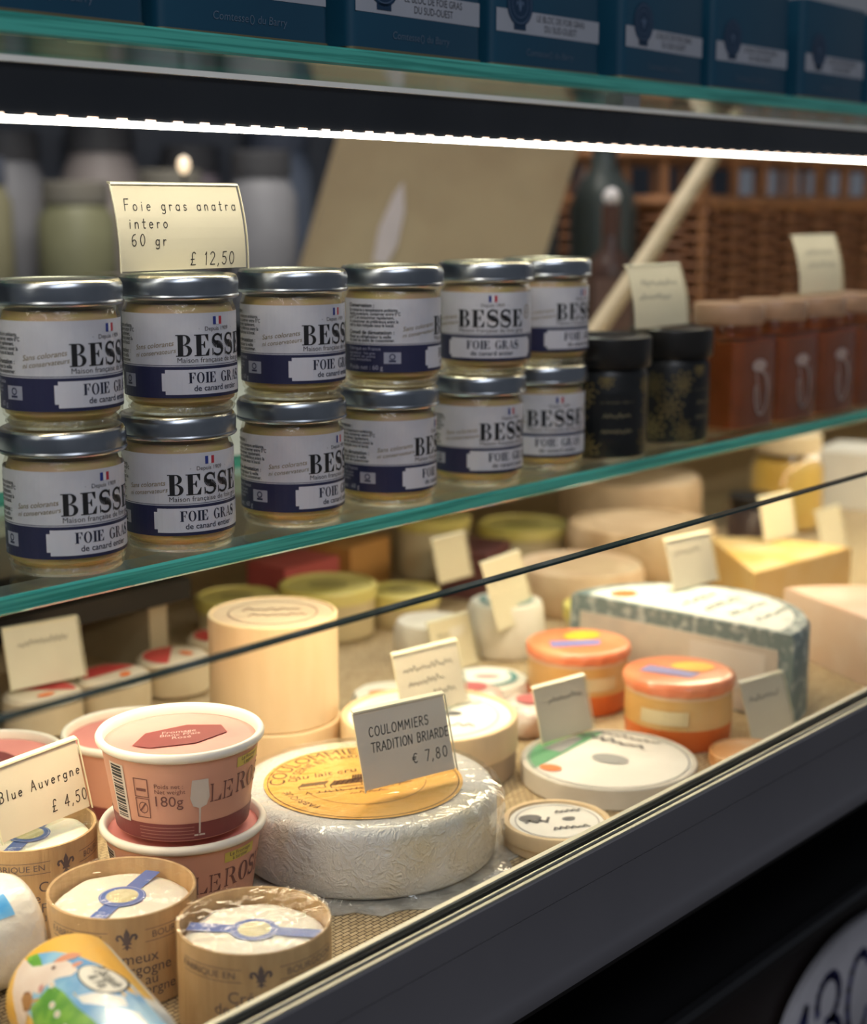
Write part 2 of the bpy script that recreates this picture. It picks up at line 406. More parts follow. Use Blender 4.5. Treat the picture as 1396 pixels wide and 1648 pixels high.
MB().box(XL, 1.20, 0.90, XR, 1.23, 1.125).build('rear_liner', CREAM, counter)
MB().box(XL, 0.92, 1.125, XR, 1.62, 1.14).build('worktop', mat('worktop_pale', (0.42, 0.46, 0.40), 0.35, (0.38, 0.42, 0.36), 6), counter)
MB().box(XL, 1.23, 0.0, XR, 1.60, 1.125).build('rear_cabinet', DARKM, counter)
MB().box(XL, 0.56, 0.0, XR, 1.20, 0.94).build('plinth', mat('plinth_brown', (0.030, 0.018, 0.014), 0.6, (0.020, 0.012, 0.010), 3), counter)
MB().box(XL, 0.440, 0.945, XR, 1.20, 0.964).build('under_tray', BLACK, counter)
# front rail: inner lip, gaskets, two outer lips
RAIL = mat('rail_aluminium', (0.42, 0.42, 0.37), 0.38, (0.34, 0.34, 0.30), 30, metal=0.9, stretch=(0.1, 3, 3))
def bar_x(y0, y1, z1, nm, m, c=.0007):
    MB().prism_x([(y0, 1.000), (y1, 1.000), (y1, z1 - c), (y1 - c, z1), (y0 + c, z1), (y0, z1 - c)], XL, XR).build(nm, m, counter)
bar_x(.4446, .4490, 1.0256, 'inner_rail', RAIL)
bar_x(.4436, .4446, 1.0232, 'gasket', RUBBER, .0002)
bar_x(.4366, .4381, 1.0246, 'gasket', RUBBER, .0002)
bar_x(.4342, .4366, 1.0266, 'outer_rail', RAIL)
bar_x(.4324, .4342, 1.0246, 'gasket', RUBBER, .0002)
bar_x(.4290, .4324, 1.0270, 'outer_rail', RAIL)
# dark folded front panel, a hairline groove across it
MB().prism_x([(.4283, 1.0097), (.4366, 1.0097), (.4366, 1.0232), (.4290, 1.0262), (.4283, 1.0255)], XL, XR).build('front_panel', PANELD, counter)
MB().prism_x([(.4283, 1.0091), (.4366, 1.0091), (.4366, .9634), (.4350, .9576), (.4326, .9572), (.4262, .9600), (.4258, .9640), (.4268, .9690), (.4283, .9729)], XL, XR).build('front_panel', PANELD, counter, 35)
# lower ledge with round rail below
MB().prism_x([(.470, .838), (.56, .838), (.56, .850), (.474, .850), (.470, .846)], XL, XR).build('lower_ledge', BLACK, counter)
MB().tube([(XL, .468, .852), (XR, .468, .852)], .006).build('bumper_rail', BLACK, counter, 40)
# front glass: clear faces, dark polished top edge
g = MB(); g.box(XL, .4383, 1.001, XR, .4435, 1.1792)
g.mi = 1; g.box(XL, .4383, 1.1792, XR, .4435, 1.1805)
g.build('front_glass', [G_PANE, mat('pane_edge', (0.03, 0.05, 0.045), 0.15)], counter)
# glass shelf: clear faces, green cut edges
def shelf(name, y0, y1, z0, z1):
    b = MB(); c = .0012
    b.add([(XL, y0 + c, z1), (XR, y0 + c, z1), (XR, y1, z1), (XL, y1, z1)], [(0, 1, 2, 3)])
    b.add([(XL, y0 + c, z0), (XR, y0 + c, z0), (XR, y1, z0), (XL, y1, z0)], [(0, 3, 2, 1)])
    b.mi = 1
    b.add([(XL, y0 + c, z0), (XR, y0 + c, z0), (XR, y0, z0 + c), (XL, y0, z0 + c), (XR, y0, z1 - c), (XL, y0, z1 - c), (XR, y0 + c, z1), (XL, y0 + c, z1)],
          [(0, 1, 2, 3), (3, 2, 4, 5), (5, 4, 6, 7)])
    b.add([(XL, y1, z0), (XR, y1, z0), (XR, y1, z1), (XL, y1, z1)], [(0, 3, 2, 1)])
    for X, o in ((XL, 1), (XR, 0)): b.add([(X, y0 + c, z0), (X, y1, z0), (X, y1, z1), (X, y0 + c, z1)], [(0, 1, 2, 3) if o == 0 else (3, 2, 1, 0)])
    return b.build(name, [G_SHELF, EDGE], counter)
shelf('glass_shelf', .600, .830, 1.1660, 1.1750)
shelf('glass_shelf', .600, .830, 1.4240, 1.4335)
for X in (XL + .03, XR - .03):
    MB().box(X - .012, .80, .985, X + .012, .826, 1.60).build('post', ALU, counter)
# upper light bar
bar = MB().prism_x([(.6000, 1.3895), (.6220, 1.3895), (.6220, 1.4120), (.6000, 1.4120)], XL, XR).build('light_bar', mat('bar_gunmetal', (0.040, 0.045, 0.052), 0.22, (0.03, 0.034, 0.04), 5, metal=0.4), counter)
MB().prism_x([(.5975, 1.4122), (.6220, 1.4122), (.6220, 1.4150), (.5985, 1.4150)], XL, XR).build('bar_lip', mat('lip_bright', (0.90, 0.88, 0.80), 0.4), bar)
MB().box(XL, .5995, 1.3868, XR, .6080, 1.3894).build('diffuser', emissive('led_white', (1.0, 0.93, 0.80), LED_TOP), bar)
x = 0.30
chip = None
while x < 1.40:
    if chip is None: chip = MB().box(-.0028, .5990, 1.3882, .0028, .5996, 1.3905).build('led_chip', emissive('led_chip', (1.0, 0.70, 0.50), 3.0), bar); chip.location.x = x
    else:
        c = chip.copy(); col.objects.link(c); c.location.x = x
    x += .0168
for X in (0.9, 1.9):
    MB().box(X - .01, .606, 1.4150, X + .01, .620, 1.4240).build('bar_clip', ALU, bar)
# lower light bar under the front of the glass shelf
lb = MB().prism_x([(.626, 1.1640), (.652, 1.1640), (.652, 1.1657), (.626, 1.1657)], XL, XR).build('light_bar', ALU, counter)
MB().box(XL, .629, 1.1628, XR, .650, 1.1639).build('diffuser', emissive('led_warm', (1.0, 0.82, 0.56), LED_LOW), lb)

# ================================================================== FOIE GRAS JARS
JR = .029
def make_jar():
    t = thing('foie_gras_jar', '', 'jar')
    b = MB()
    b.lathe([(.0255, .0000), (.0270, .0008), (.0278, .0026), (.0272, .0042), (.0287, .0060), (JR, .0090), (JR, .0530), (.0280, .0555), (.0276, .0570), (.0285, .0580), (.0285, .0590), (.0272, .0600)], 56)
    b.build('glass_body', G_JAR, t, 40)
    MB().lathe([(.0240, .0045), (.0274, .0070), (.0279, .0100), (.0279, .0510), (.0268, .0538), (.0262, .0560)], 40).build('contents', FAT, t, 40)
    MB().lathe([(.0262, .0015), (.0268, .0032), (.0262, .0042)], 40).build('glass_foot', thin_glass('jar_foot', (0.85, 0.80, 0.66), 0.2, 0.5, 2.0, 0.08, 0.6, 300), t, 40)
    lid = MB().lathe([(.0285, .0585), (.0303, .0585), (.0310, .0592), (.0312, .0600), (.0307, .0608), (.0309, .0668), (.0306, .0680), (.0300, .0692)], 56, cap1=False).build('lid', STEEL, t, 30)
    MB().lathe([(.0300, .0692), (.0294, .0701), (.0284, .0706), (.0272, .0704), (.0262, .0696), (.0235, .0696), (.0228, .0700), (.0100, .0700)], 56, cap0=False).build('lid_top', LIDTOP, lid, 50)
    z0 = .0095; H = .0425
    la = P2().rect(-R_(172) * JR, z0, R_(112) * JR, z0 + H, 60)
    lab = la.onto(cyl(JR, .0002), 'label', PAPERW, t)
    def sub(p, n, m, e): return p.onto(cyl(JR, e), n, m, lab)
    sub(P2().rect(-R_(172) * JR, z0, R_(112) * JR, z0 + .0158, 60), 'blue_band', NAVY, .0003)
    sub(P2().rect(-R_(172) * JR, z0 + .0163, R_(112) * JR, z0 + .0166, 60), 'hairline', NAVY, .0003)
    # notched name panel
    p = P2(); u0, u1, v0, v1, n = -.0300, .0300, z0 + .0017, z0 + .0143, .0018
    p.rect(u0 + n, v0, u1 - n, v1, 20); p.rect(u0, v0 + n, u0 + n, v1 - n); p.rect(u1 - n, v0 + n, u1, v1 - n)
    sub(p, 'name_panel', PANELW, .0004)
    p = P2(); p.roman('FOIE', .0054, -.0090, z0 + .0074, sx=.90, S=.25); p.roman('GRAS', .0054, .0098, z0 + .0074, sx=.84, S=.25)
    p.sans('de canard entier', .0042, 0, z0 + .0034, 'C', bold=.012)
    sub(p, 'name_lettering', mat('ink_navy', (0.012, 0.014, 0.04), 0.5), .0005)
    p = P2().roman('BESSE', .0108, 0, z0 + .0210, sx=.94, S=.26, gap=.05)
    sub(p, 'brand_lettering', INK, .0004)
    p = P2().sans('Maison française de foie gras', .0037, 0, z0 + .0178, 'C', spacing=1.02); p.sans('·   Depuis 1909   ·', .0030, 0, z0 + .0336, 'C')
    sub(p, 'small_lettering', INKG, .0004)
    for i, (m, nm) in enumerate(((FBLU, 'flag_stripe'), (FWHI, 'flag_stripe'), (FRED, 'flag_stripe'))):
        sub(P2().rect(-.0027 + i * .0018, z0 + .0366, -.0027 + (i + 1) * .0018, z0 + .0406), nm, m, .0004)
    p = P2().sans('Sans colorants', .0037, -.0340, z0 + .0252, 'C', shear=.3, rot=.12); p.sans('ni conservateurs', .0034, -.0336, z0 + .0216, 'C', shear=.3, rot=.12)
    sub(p, 'script_lettering', GOLDI, .0004)
    p = P2(); x = -.0800
    p.sans('Conservation :', .0031, x, z0 + .0378, bold=.02)
    for k, s_ in enumerate(('Se conserve à température ambiante.', 'Après ouverture, conserver entre 0°C', 'et 4°C et consommer rapidement.', 'A consommer de préférence avant la', 'voir la date indiquée sous le bocal.')):
        p.sans(s_, .0027, x, z0 + .0352 - k * .0022, bold=.012, sx=.80)
    p.sans('Conseil de dégustation :', .0031, x, z0 + .0222, bold=.02)
    p.sans('Placer au réfrigérateur la veille', .0027, x, z0 + .0198, bold=.012, sx=.85); p.sans('du jour ou avant de consommer.', .0027, x, z0 + .0177, bold=.012, sx=.85)
    sub(p, 'storage_lettering', INK, .0004)
    p = P2(); p.sans('Fabriqué en France', .0029, x, z0 + .0128)
    for k in range(3): p.sans(('Ingrédients : foie gras', 'de canard, sel, poivre', 'sucre, antioxydant')[k], .0022, x, z0 + .0104 - k * .0019)
    p.sans('Poids net : 60 g', .0038, x, z0 + .0016)
    sub(p, 'weight_lettering', mat('ink_pale', (0.42, 0.42, 0.52), 0.5), .0004)
    p = P2().rect(-.0560, z0 + .0052, -.0460, z0 + .0118, 3)
    sub(p, 'stamp', mat('stamp_grey', (0.36, 0.37, 0.46), 0.5), .0004)
    p = P2(); p.ring(-.0510, z0 + .0092, .0018, .0018, .0006, 14); p.rect(-.0530, z0 + .0062, -.0490, z0 + .0072)
    sub(p, 'stamp_mark', NAVY, .0005)
    p = P2().ring(.0262, z0 + .0300, .0030, .0044, .0006, 20); p.sans('G', .0042, .0262, z0 + .0287, 'C', shear=.2)
    sub(p, 'medal', GOLDI, .0005)
    return t
jar0 = make_jar()
YJ = .631; PITCH = .0707
JX_L = (.449, .521, .604, .684, .772, .850); JX_U = (.451, .524, .607, .687, .778, .854)
JY_L = (.631, .631, .631, .631, .633, .640); JY_U = (.632, .630, .632, .630, .632, .641)
PH_L = (40, 33, 62, 76, 46, 24); PH_U = (52, 40, 54, 101, 9, 58)
ordn = ('first', 'second', 'third', 'fourth', 'fifth', 'sixth')
extra_u = ('at the left edge of the picture', 'carrying the cream price card', 'beside the jar with the price card', 'turned to show its storage text', 'with its brand name facing straight out', 'next to the black jars')
extra_l = ('at the left edge of the picture', 'below the jar with the price card', 'showing a slice of storage text', 'below the jar turned to its storage text', 'below the jar that faces straight out', 'next to the black jar')
used = False
for row, (xs, ys, ph, z, ex, rn) in enumerate(((JX_L, JY_L, PH_L, 1.1751, extra_l, 'lower'), (JX_U, JY_U, PH_U, 1.1751 + PITCH, extra_u, 'upper'))):
    for k in range(6):
        lab = f'{ordn[k]} foie gras jar in the {rn} row, {ex[k]}'
        rz = face_cam(xs[k], ys[k], ph[k])
        if not used:
            jar0.location = (xs[k], ys[k], z); jar0.rotation_euler = (0, 0, rz); jar0['label'] = lab; jar0['group'] = 'foie gras jars in two rows'; used = True
        else: dup(jar0, (xs[k], ys[k], z), rz, lab, 'foie gras jars in two rows')

# ================================================================== PRICE CARDS
def price_card(p0, p1, z, h, lean, label, write, foot=.018, cardm=None, curve=0.0, name='price_card', group='price cards in clear holders'):
    a = Vector((p0[0], p0[1], 0)); b = Vector((p1[0], p1[1], 0)); W = (b - a).length
    rz = math.atan2(b.y - a.y, b.x - a.x)
    t = thing(name, label, 'price card', (a.x, a.y, z), rz, group)
    L = math.tan(lean)
    def pos(x, y, off=0.0):           # on the leaning face; y along the height
        q = y / h; dz = y * math.cos(lean); dy = y * math.sin(lean) + curve * math.sin(q * math.pi) * h
        return (x, dy - off * math.cos(lean), dz - off * math.sin(lean) + .0012)
    def sheet(x0, x1, y0, y1, off, th, nm, m, par=t, n=8):
        mb = MB(); vs = []; fs = []
        for o in (off, off - th):
            for k in range(n + 1):
                y = y0 + (y1 - y0) * k / n; vs += [pos(x0, y, o), pos(x1, y, o)]
        s = 2 * (n + 1)
        for k in range(n):
            i = 2 * k; fs += [(i, i + 1, i + 3, i + 2), (s + i + 1, s + i, s + i + 2, s + i + 3), (i, i + 2, s + i + 2, s + i), (i + 3, i + 1, s + i + 1, s + i + 3)]
        fs += [(0, s, s + 1, 1), (s - 2, s - 1, 2 * s - 1, 2 * s - 2)]
        mb.add(vs, fs); return mb.build(nm, m, par)
    card = sheet(.0006, W - .0006, .0006, h - .0006, 0, .0004, 'card', cardm or CARD)
    hold = sheet(0, W, 0, h, .0012, .0009, 'holder_front', G_ACRYL)
    sheet(0, W, 0, h, -.0010, .0009, 'holder_back', G_ACRYL)
    RIM = mat('acrylic_rim', (0.86, 0.80, 0.58), 0.25, spec=0.8)
    sheet(0, W, h, h + .0010, .0012, .0028, 'holder_top', RIM, t, 1)
    sheet(-.0006, 0, 0, h, .0012, .0008, 'holder_edge', RIM); sheet(W, W + .0006, 0, h, .0012, .0008, 'holder_edge', RIM)
    MB().box(0, .0005, 0, W, foot, .0010).build('holder_foot', G_ACRYL, t)
    if write:
        p = P2(); write(p, W, h); b2 = MB(); b2.add([pos(x, y, .00016) for x, y in p.v], p.f); b2.build('writing', PEN, card)
    return t
def w_foie(p, W, h):
    s = h * .132; q = .00052
    p.pen('Foie gras anatra', s, .0060, h * .70, q, .36); p.pen('intero', s, .0070, h * .50, q, .34); p.pen('60 gr', s * 1.02, .0075, h * .30, q, .32); p.pen('£ 12,50', s * 1.15, W * .53, h * .06, q, .20)
ztop = 1.1751 + PITCH + .0708
price_card((.486, .628), (.570, .628), ztop, .044, R_(9), 'cream price card for whole duck foie gras on top of the second jar', w_foie, .03, curve=-.05)
def w_coul(p, W, h):
    q = .00055
    p.pen('COULOMMIERS', h * .118, W * .13, h * .66, q, .13); p.pen('TRADITION BRIARDE', h * .118, W * .13, h * .46, q, .07); p.pen('€ 7,80', h * .14, W * .54, h * .20, q, .2)
GREYC = mat('card_pale', (0.76, 0.70, 0.62), 0.6)
def w_blue(p, W, h):
    q = .0006
    p.pen('Blue Auvergne', h * .145, W * .06, h * .52, q, .30); p.pen('£ 4,50', h * .16, W * .58, h * .14, q, .2)
def w_scr(n, seed):
    def f(p, W, h):
        random.seed(seed)
        for k in range(n):
            x0 = W * random.uniform(.1, .25) if k < 2 else W * .5
            p.scribble(x0, W * random.uniform(.7, .9), h * (.68 - .22 * k), h * .10, .0006)
    return f
D985 = .985

# ================================================================== BLACK JARS AND AMBER JARS
def make_black():
    t = thing('black_jar', '', 'jar')
    BJ = mat('black_label', (0.010, 0.011, 0.012), 0.35)
    R0 = .0295
    MB().lathe([(.0270, 0), (.0290, .0015), (R0, .004), (R0, .058), (.0280, .0615), (.0272, .064)], 48).build('jar_body', BJ, t, 40)
    MB().lathe([(.0290, .0640), (.0312, .0642), (.0318, .0660), (.0318, .0830), (.0312, .0850), (.0296, .0860), (.0285, .0856), (.010, .0856)], 48).build('lid', mat('black_lid', (0.012, 0.011, 0.010), 0.30), t, 40)
    p = P2(); random.seed(3)
    for (cx, cy, r) in ((-.019, .046, .010), (-.028, .028, .011), (-.017, .010, .010), (-.040, .044, .010), (-.041, .012, .011), (.032, .014, .011), (.036, .036, .011), (.030, .052, .007), (-.004, .056, .006)):
        for k in range(8):
            a = k * math.pi / 4 + .2; c, s_ = math.cos(a), math.sin(a)
            lobe = [(r * (.25 + .75 * u), r * .20 * math.sin(u * math.pi)) for u in [i / 6 for i in range(7)]]
            lobe += [(x_, -y_) for x_, y_ in lobe[::-1]]
            p.stroke([(cx + x_ * c - y_ * s_, max(.003, min(.058, cy + x_ * s_ + y_ * c))) for x_, y_ in lobe], .0006)
        p.ring(cx, cy, r * .2, r * .2, .0007, 10)
    p.onto(cyl(R0, .0002), 'gold_pattern', mat('gold_print', (0.30, 0.23, 0.09), 0.4, (0.18, 0.135, 0.05), 30, metal=0.2), t)
    p = P2().rect(-.012, .012, .018, .047, 8); q = p.onto(cyl(R0, .0003), 'front_label', BJ, t)
    p = P2()
    p.scribble(-.006, .014, .0300, .0035, .0007); p.scribble(-.007, .015, .0190, .0030, .0007); p.rect(-.008, .0405, .016, .0409, 4)
    p.onto(cyl(R0, .0004), 'lettering', mat('gold_dull', (0.22, 0.19, 0.11), 0.5), q)
    return t
bj = make_black(); bj.location = (.918, .634, 1.1751); bj.rotation_euler = (0, 0, face_cam(.918, .634, 8)); bj['label'] = 'near black jar with gold flower pattern beside the foie gras jars'; bj['group'] = 'black jars'
dup(bj, (1.012, .640, 1.1751), face_cam(1.012, .640, 55), 'far black jar with gold pattern, touching the amber jars', 'black jars')
AMB = mat('amber_preserve', (0.28, 0.105, 0.045), 0.25, (0.22, 0.08, 0.03), 18, sub=0.2)
def make_amber():
    t = thing('amber_jar', '', 'jar')
    q = lambda s, r=.30: [(s * cx + s * r * (math.cos(R_(a)) - math.copysign(1, cx)) , s * cy + s * r * (math.sin(R_(a)) - math.copysign(1, cy))) for cx, cy, a0 in ((1, 1, 0), (-1, 1, 90), (-1, -1, 180), (1, -1, 270)) for a in (a0, a0 + 30, a0 + 60, a0 + 90)]
    MB().prism_z(q(.0285), .004, .070).build('preserve', AMB, t, 50)
    MB().prism_z(q(.0300), .000, .076).build('glass_body', thin_glass('amber_glass', (0.95, 0.80, 0.66), 0.05, 0.5, 3.0, 0.04), t, 50)
    MB().lathe([(.0255, .076), (.0262, .078), (.0262, .083), (.0255, .084)], 40).build('neck', thin_glass('amber_glass'), t, 40)
    MB().lathe([(.0275, .084), (.0282, .0855), (.0282, .0985), (.0272, .1000), (.010, .1000)], 40).build('lid', mat('lid_amber', (0.46, 0.29, 0.18), 0.35, (0.40, 0.24, 0.14), 20), t, 40)
    p = P2(); p.ell(0, .052, .010, .0050, 20)
    p.stroke(arc(.004, .030, .009, .017, 90, -200, 16), .0022); p.stroke([(-.004, .046), (0, .030), (.002, .018)], .0015); p.stroke(arc(.010, .034, .004, .014, 60, -60), .0012)
    b = MB(); b.add([(x_, -.03015, y_) for x_, y_ in p.v], p.f); b.build('emblem_or_reflection', mat('emblem_white', (0.50, 0.38, 0.34), 0.5), t)
    return t
am = make_amber(); am['group'] = 'amber preserve jars'
apos = ((1.096, .640), (1.163, .638), (1.230, .637), (1.298, .638))
al = ('amber preserve jar right beside the black jars', 'second amber preserve jar from the black jars', 'third amber preserve jar from the black jars, before the price card', 'amber preserve jar under the standing price card at the right edge')
for k, (X, Y) in enumerate(apos):
    rz = R_(-3)
    if k == 0: am.location = (X, Y, 1.1751); am.rotation_euler = (0, 0, rz); am['label'] = al[0]
    else: dup(am, (X, Y, 1.1751), rz, al[k], 'amber preserve jars')
price_card((.950, .632), (1.022, .632), 1.2613, .046, R_(12), 'cream price card standing on the black jar lids', w_scr(2, 5), .02, curve=-.05)
price_card((1.205, .636), (1.283, .636), 1.2753, .050, R_(12), 'cream price card standing on the amber jar lids', w_scr(2, 6), .02, curve=-.05)

# ================================================================== BLUE TINS ON THE TOP SHELF
TB = mat('tin_blue', (0.009, 0.075, 0.135), 0.35, (0.007, 0.058, 0.11), 4); TD = mat('tin_navy', (0.006, 0.035, 0.085), 0.4)
TW = mat('tin_band', (0.42, 0.44, 0.50), 0.5); TBASE = mat('tin_seam', (0.45, 0.38, 0.22), 0.3, metal=1.0)
def make_tin():
    t = thing('blue_tin', '', 'tin'); W, Dp, H, r = .0585, .040, .075, .006
    poly = []
    for cx, cy, a0 in ((1, 1, 0), (-1, 1, 90), (-1, -1, 180), (1, -1, 270)):
        for a in (0, 30, 60, 90): poly.append((cx * (W - r) + r * math.cos(R_(a0 + a)), cy * (Dp - r) + r * math.sin(R_(a0 + a))))
    MB().prism_z([(x_ * .985, y_ * .98) for x_, y_ in poly], .002, H).build('tin_body', TB, t, 40)
    MB().prism_z(poly, 0, .0022).build('tin_seam', TBASE, t, 40)
    F = lambda e: (lambda x_, y_: (x_, -Dp * .98 - e, y_))
    band = P2().rect(-.054, .021, .054, .0345).onto(F(.0002), 'band', TW, t)
    p = P2().sans('LE BLOC DE FOIE GRAS', .0058, .012, .0292, 'C', sx=.85); p.sans('DU SUD-OUEST', .0058, .012, .0236, 'C', sx=.85)
    p.onto(F(.0003), 'band_lettering', INK, band)
    p = P2().ell(-.031, .0380, .0130, .0130, 28); p.rect(-.037, .023, -.025, .0265); c = p.onto(F(.0005), 'crest', TD, t)
    p = P2().ring(-.031, .0380, .0115, .0115, .0005, 28); p.ring(-.031, .038, .008, .008, .0004, 20); fleur(p, -.031, .034, .008); p.onto(F(.0006), 'crest_ring', mat('crest_line', (0.10, 0.16, 0.26), 0.5), c)
    p = P2().sans('Comtesse', .0058, -.012, .0085, 'C', shear=.1); p.sans('du Barry', .0058, .016, .0085, 'C', shear=.1)
    p.ring(.002, .0100, .0016, .0024, .0005, 14)
    p.onto(F(.0003), 'maker_lettering', mat('tin_line', (0.10, 0.15, 0.22), 0.5), t)
    return t
tin0 = make_tin(); tin0['group'] = 'blue tins on the top glass shelf'
tl = ('blue foie gras tin at the far left end of the top glass shelf', 'second blue foie gras tin from the left on the top shelf', 'third blue foie gras tin from the left, dark crest beside the white band', 'fourth blue foie gras tin from the left on the top shelf', 'fifth blue foie gras tin from the left on the top shelf', 'sixth blue foie gras tin from the left on the top shelf', 'seventh blue foie gras tin from the left on the top shelf', 'eighth blue foie gras tin from the left, by the right edge of the picture')
tx = [.435 + .1265 * k for k in range(8)]
for k, X in enumerate(tx):
    if k == 0: tin0.location = (X, .648, 1.4336); tin0['label'] = tl[0]
    else: dup(tin0, (X, .648 + (.003 if k % 2 else 0), 1.4336), R_((-1.5, 1, .5, 4, 1, 2, 3)[k - 1]), tl[k], 'blue tins on the top glass shelf')

# ================================================================== CRÉMEUX BOXES
BOXR, BOXH = .0352, .046
BLUEP = mat('ribbon_blue', (0.10, 0.17, 0.50), 0.5, (0.13, 0.21, 0.55), 60); SEALC = mat('seal_cream', (0.78, 0.72, 0.48), 0.5, (0.66, 0.58, 0.32), 160)
BROWNI = mat('ink_brown', (0.16, 0.12, 0.12), 0.6)
def make_cremeux():
    t = thing('cheese_box', '', 'cheese')
    w_ = MB().lathe([(BOXR - .0012, 0), (BOXR, .0006), (BOXR, BOXH - .0004), (BOXR - .0006, BOXH), (BOXR - .0014, BOXH - .0004), (BOXR - .0014, .010)], 64, cap1=False).build('box_wall', WOOD, t, 40)
    zt = BOXH - .0065
    random.seed(11)
    bumps = [random.uniform(-.0012, .0004) for _ in range(64)]
    def wob(i, a, r, z):
        k = int(a / (2 * math.pi) * 64 + .5) % 64
        b_ = (bumps[k] + bumps[(k + 1) % 64] + bumps[k - 1]) / 3
        return (r + (b_ if i in (1, 2) else 0), z + (b_ * .5 if i in (2, 3) else 0))
    MB().lathe([(BOXR - .0022, .012), (BOXR - .0020, zt - .004), (BOXR - .0040, zt - .0010), (BOXR - .0080, zt), (.012, zt + .0006), (.0005, zt + .0006)], 64, f=wob).build('cheese', CURD, t, 70)
    ft = flat(zt + .0009)
    rib = P2().rect(-BOXR + .004, -.0040, BOXR - .004, .0040, 1).onto(ft, 'ribbon', BLUEP, t)
    P2().ell(0, 0, .0112, .0112, 32).onto(flat(zt + .0012), 'seal', BLUEP, t)
    s_ = P2().ell(0, 0, .0076, .0076, 28).onto(flat(zt + .0015), 'seal_centre', SEALC, t)
    p = P2().ring(0, 0, .0106, .0106, .0004, 32); p.ring(0, 0, .0080, .0080, .0003, 32); p.sans('N 190', .0045, -.0245, -.0016, 'C', spacing=1.2)
    p.onto(flat(zt + .0014), 'ribbon_lettering', mat('ink_lilac', (0.55, 0.60, 0.82), 0.5), rib)
    p = P2(); y = BOXH - .0122
    for sg in (-1, 1):
        p.rect(sg * .0085 if sg > 0 else -.0400, y + .0048, .0400 if sg > 0 else -.0085, y + .0051, 10); p.rect(sg * .0085 if sg > 0 else -.0400, y - .0012, .0400 if sg > 0 else -.0085, y - .0009, 10)
    p.sans('FABRIQUE EN', .0046, -.0115, y + .0005, 'R', sx=1.05); p.sans('BOURGOGNE', .0046, .0120, y + .0005, 'L', sx=1.05)
    fleur(p, 0, y - .0035, .0105)
    p.sans('Crémeux', .0078, 0, y - .0110, 'C'); p.sans('de Bourgogne', .0076, 0, y - .0168, 'C'); p.sans('Fourré au', .0072, 0, y - .0222, 'C'); p.sans("Bleu d'Auvergne", .0072, 0, y - .0272, 'C')
    p.sans('AOP', .0034, .004, y - .0300, 'C')
    p.onto(cyl(BOXR, .0002), 'box_lettering', BROWNI, w_)
    MB().lathe([(BOXR + .0009, .001), (BOXR + .0012, BOXH - .002), (BOXR + .0003, BOXH + .0006), (BOXR - .006, BOXH + .0009), (.008, BOXH + .0004)], 64).build('film', G_FILM, t, 60)
    return t
cb = make_cremeux(); cb['group'] = 'round wooden boxes of creamy cheese'
def place_top(X, Y): return (X, Y, D985 + .0002)
cbp = (((.4445, .4950), 4, 'wooden box of white cream cheese nearest the front rail, blue ribbon running to upper left'), ((.4265, .5685), 2, 'middle wooden box of cream cheese, left of the one at the front rail'), ((.4415, .6665), 30, 'wooden box of cream cheese behind, carrying the Blue Auvergne card'))
RIB = (-18, 58, 35)
for k, ((X, Y), ph, lb_) in enumerate(cbp):
    rz = face_cam(X, Y, ph)
    o = cb if k == 0 else dup(cb, (0, 0, 0), 0, lb_)
    o.location = place_top(X, Y); o.rotation_euler = (0, 0, rz); o['label'] = lb_
    for ch in o.children:
        if ch.name.split('.')[0] in ('ribbon', 'seal', 'seal_centre'): ch.rotation_euler = (0, 0, R_(RIB[k]) )
price_card((.414, .649), (.474, .656), D985 + BOXH + .0016, .038, R_(14), 'cream price card reading Blue Auvergne on the rear wooden cheese box', w_blue, .012, GREYC)

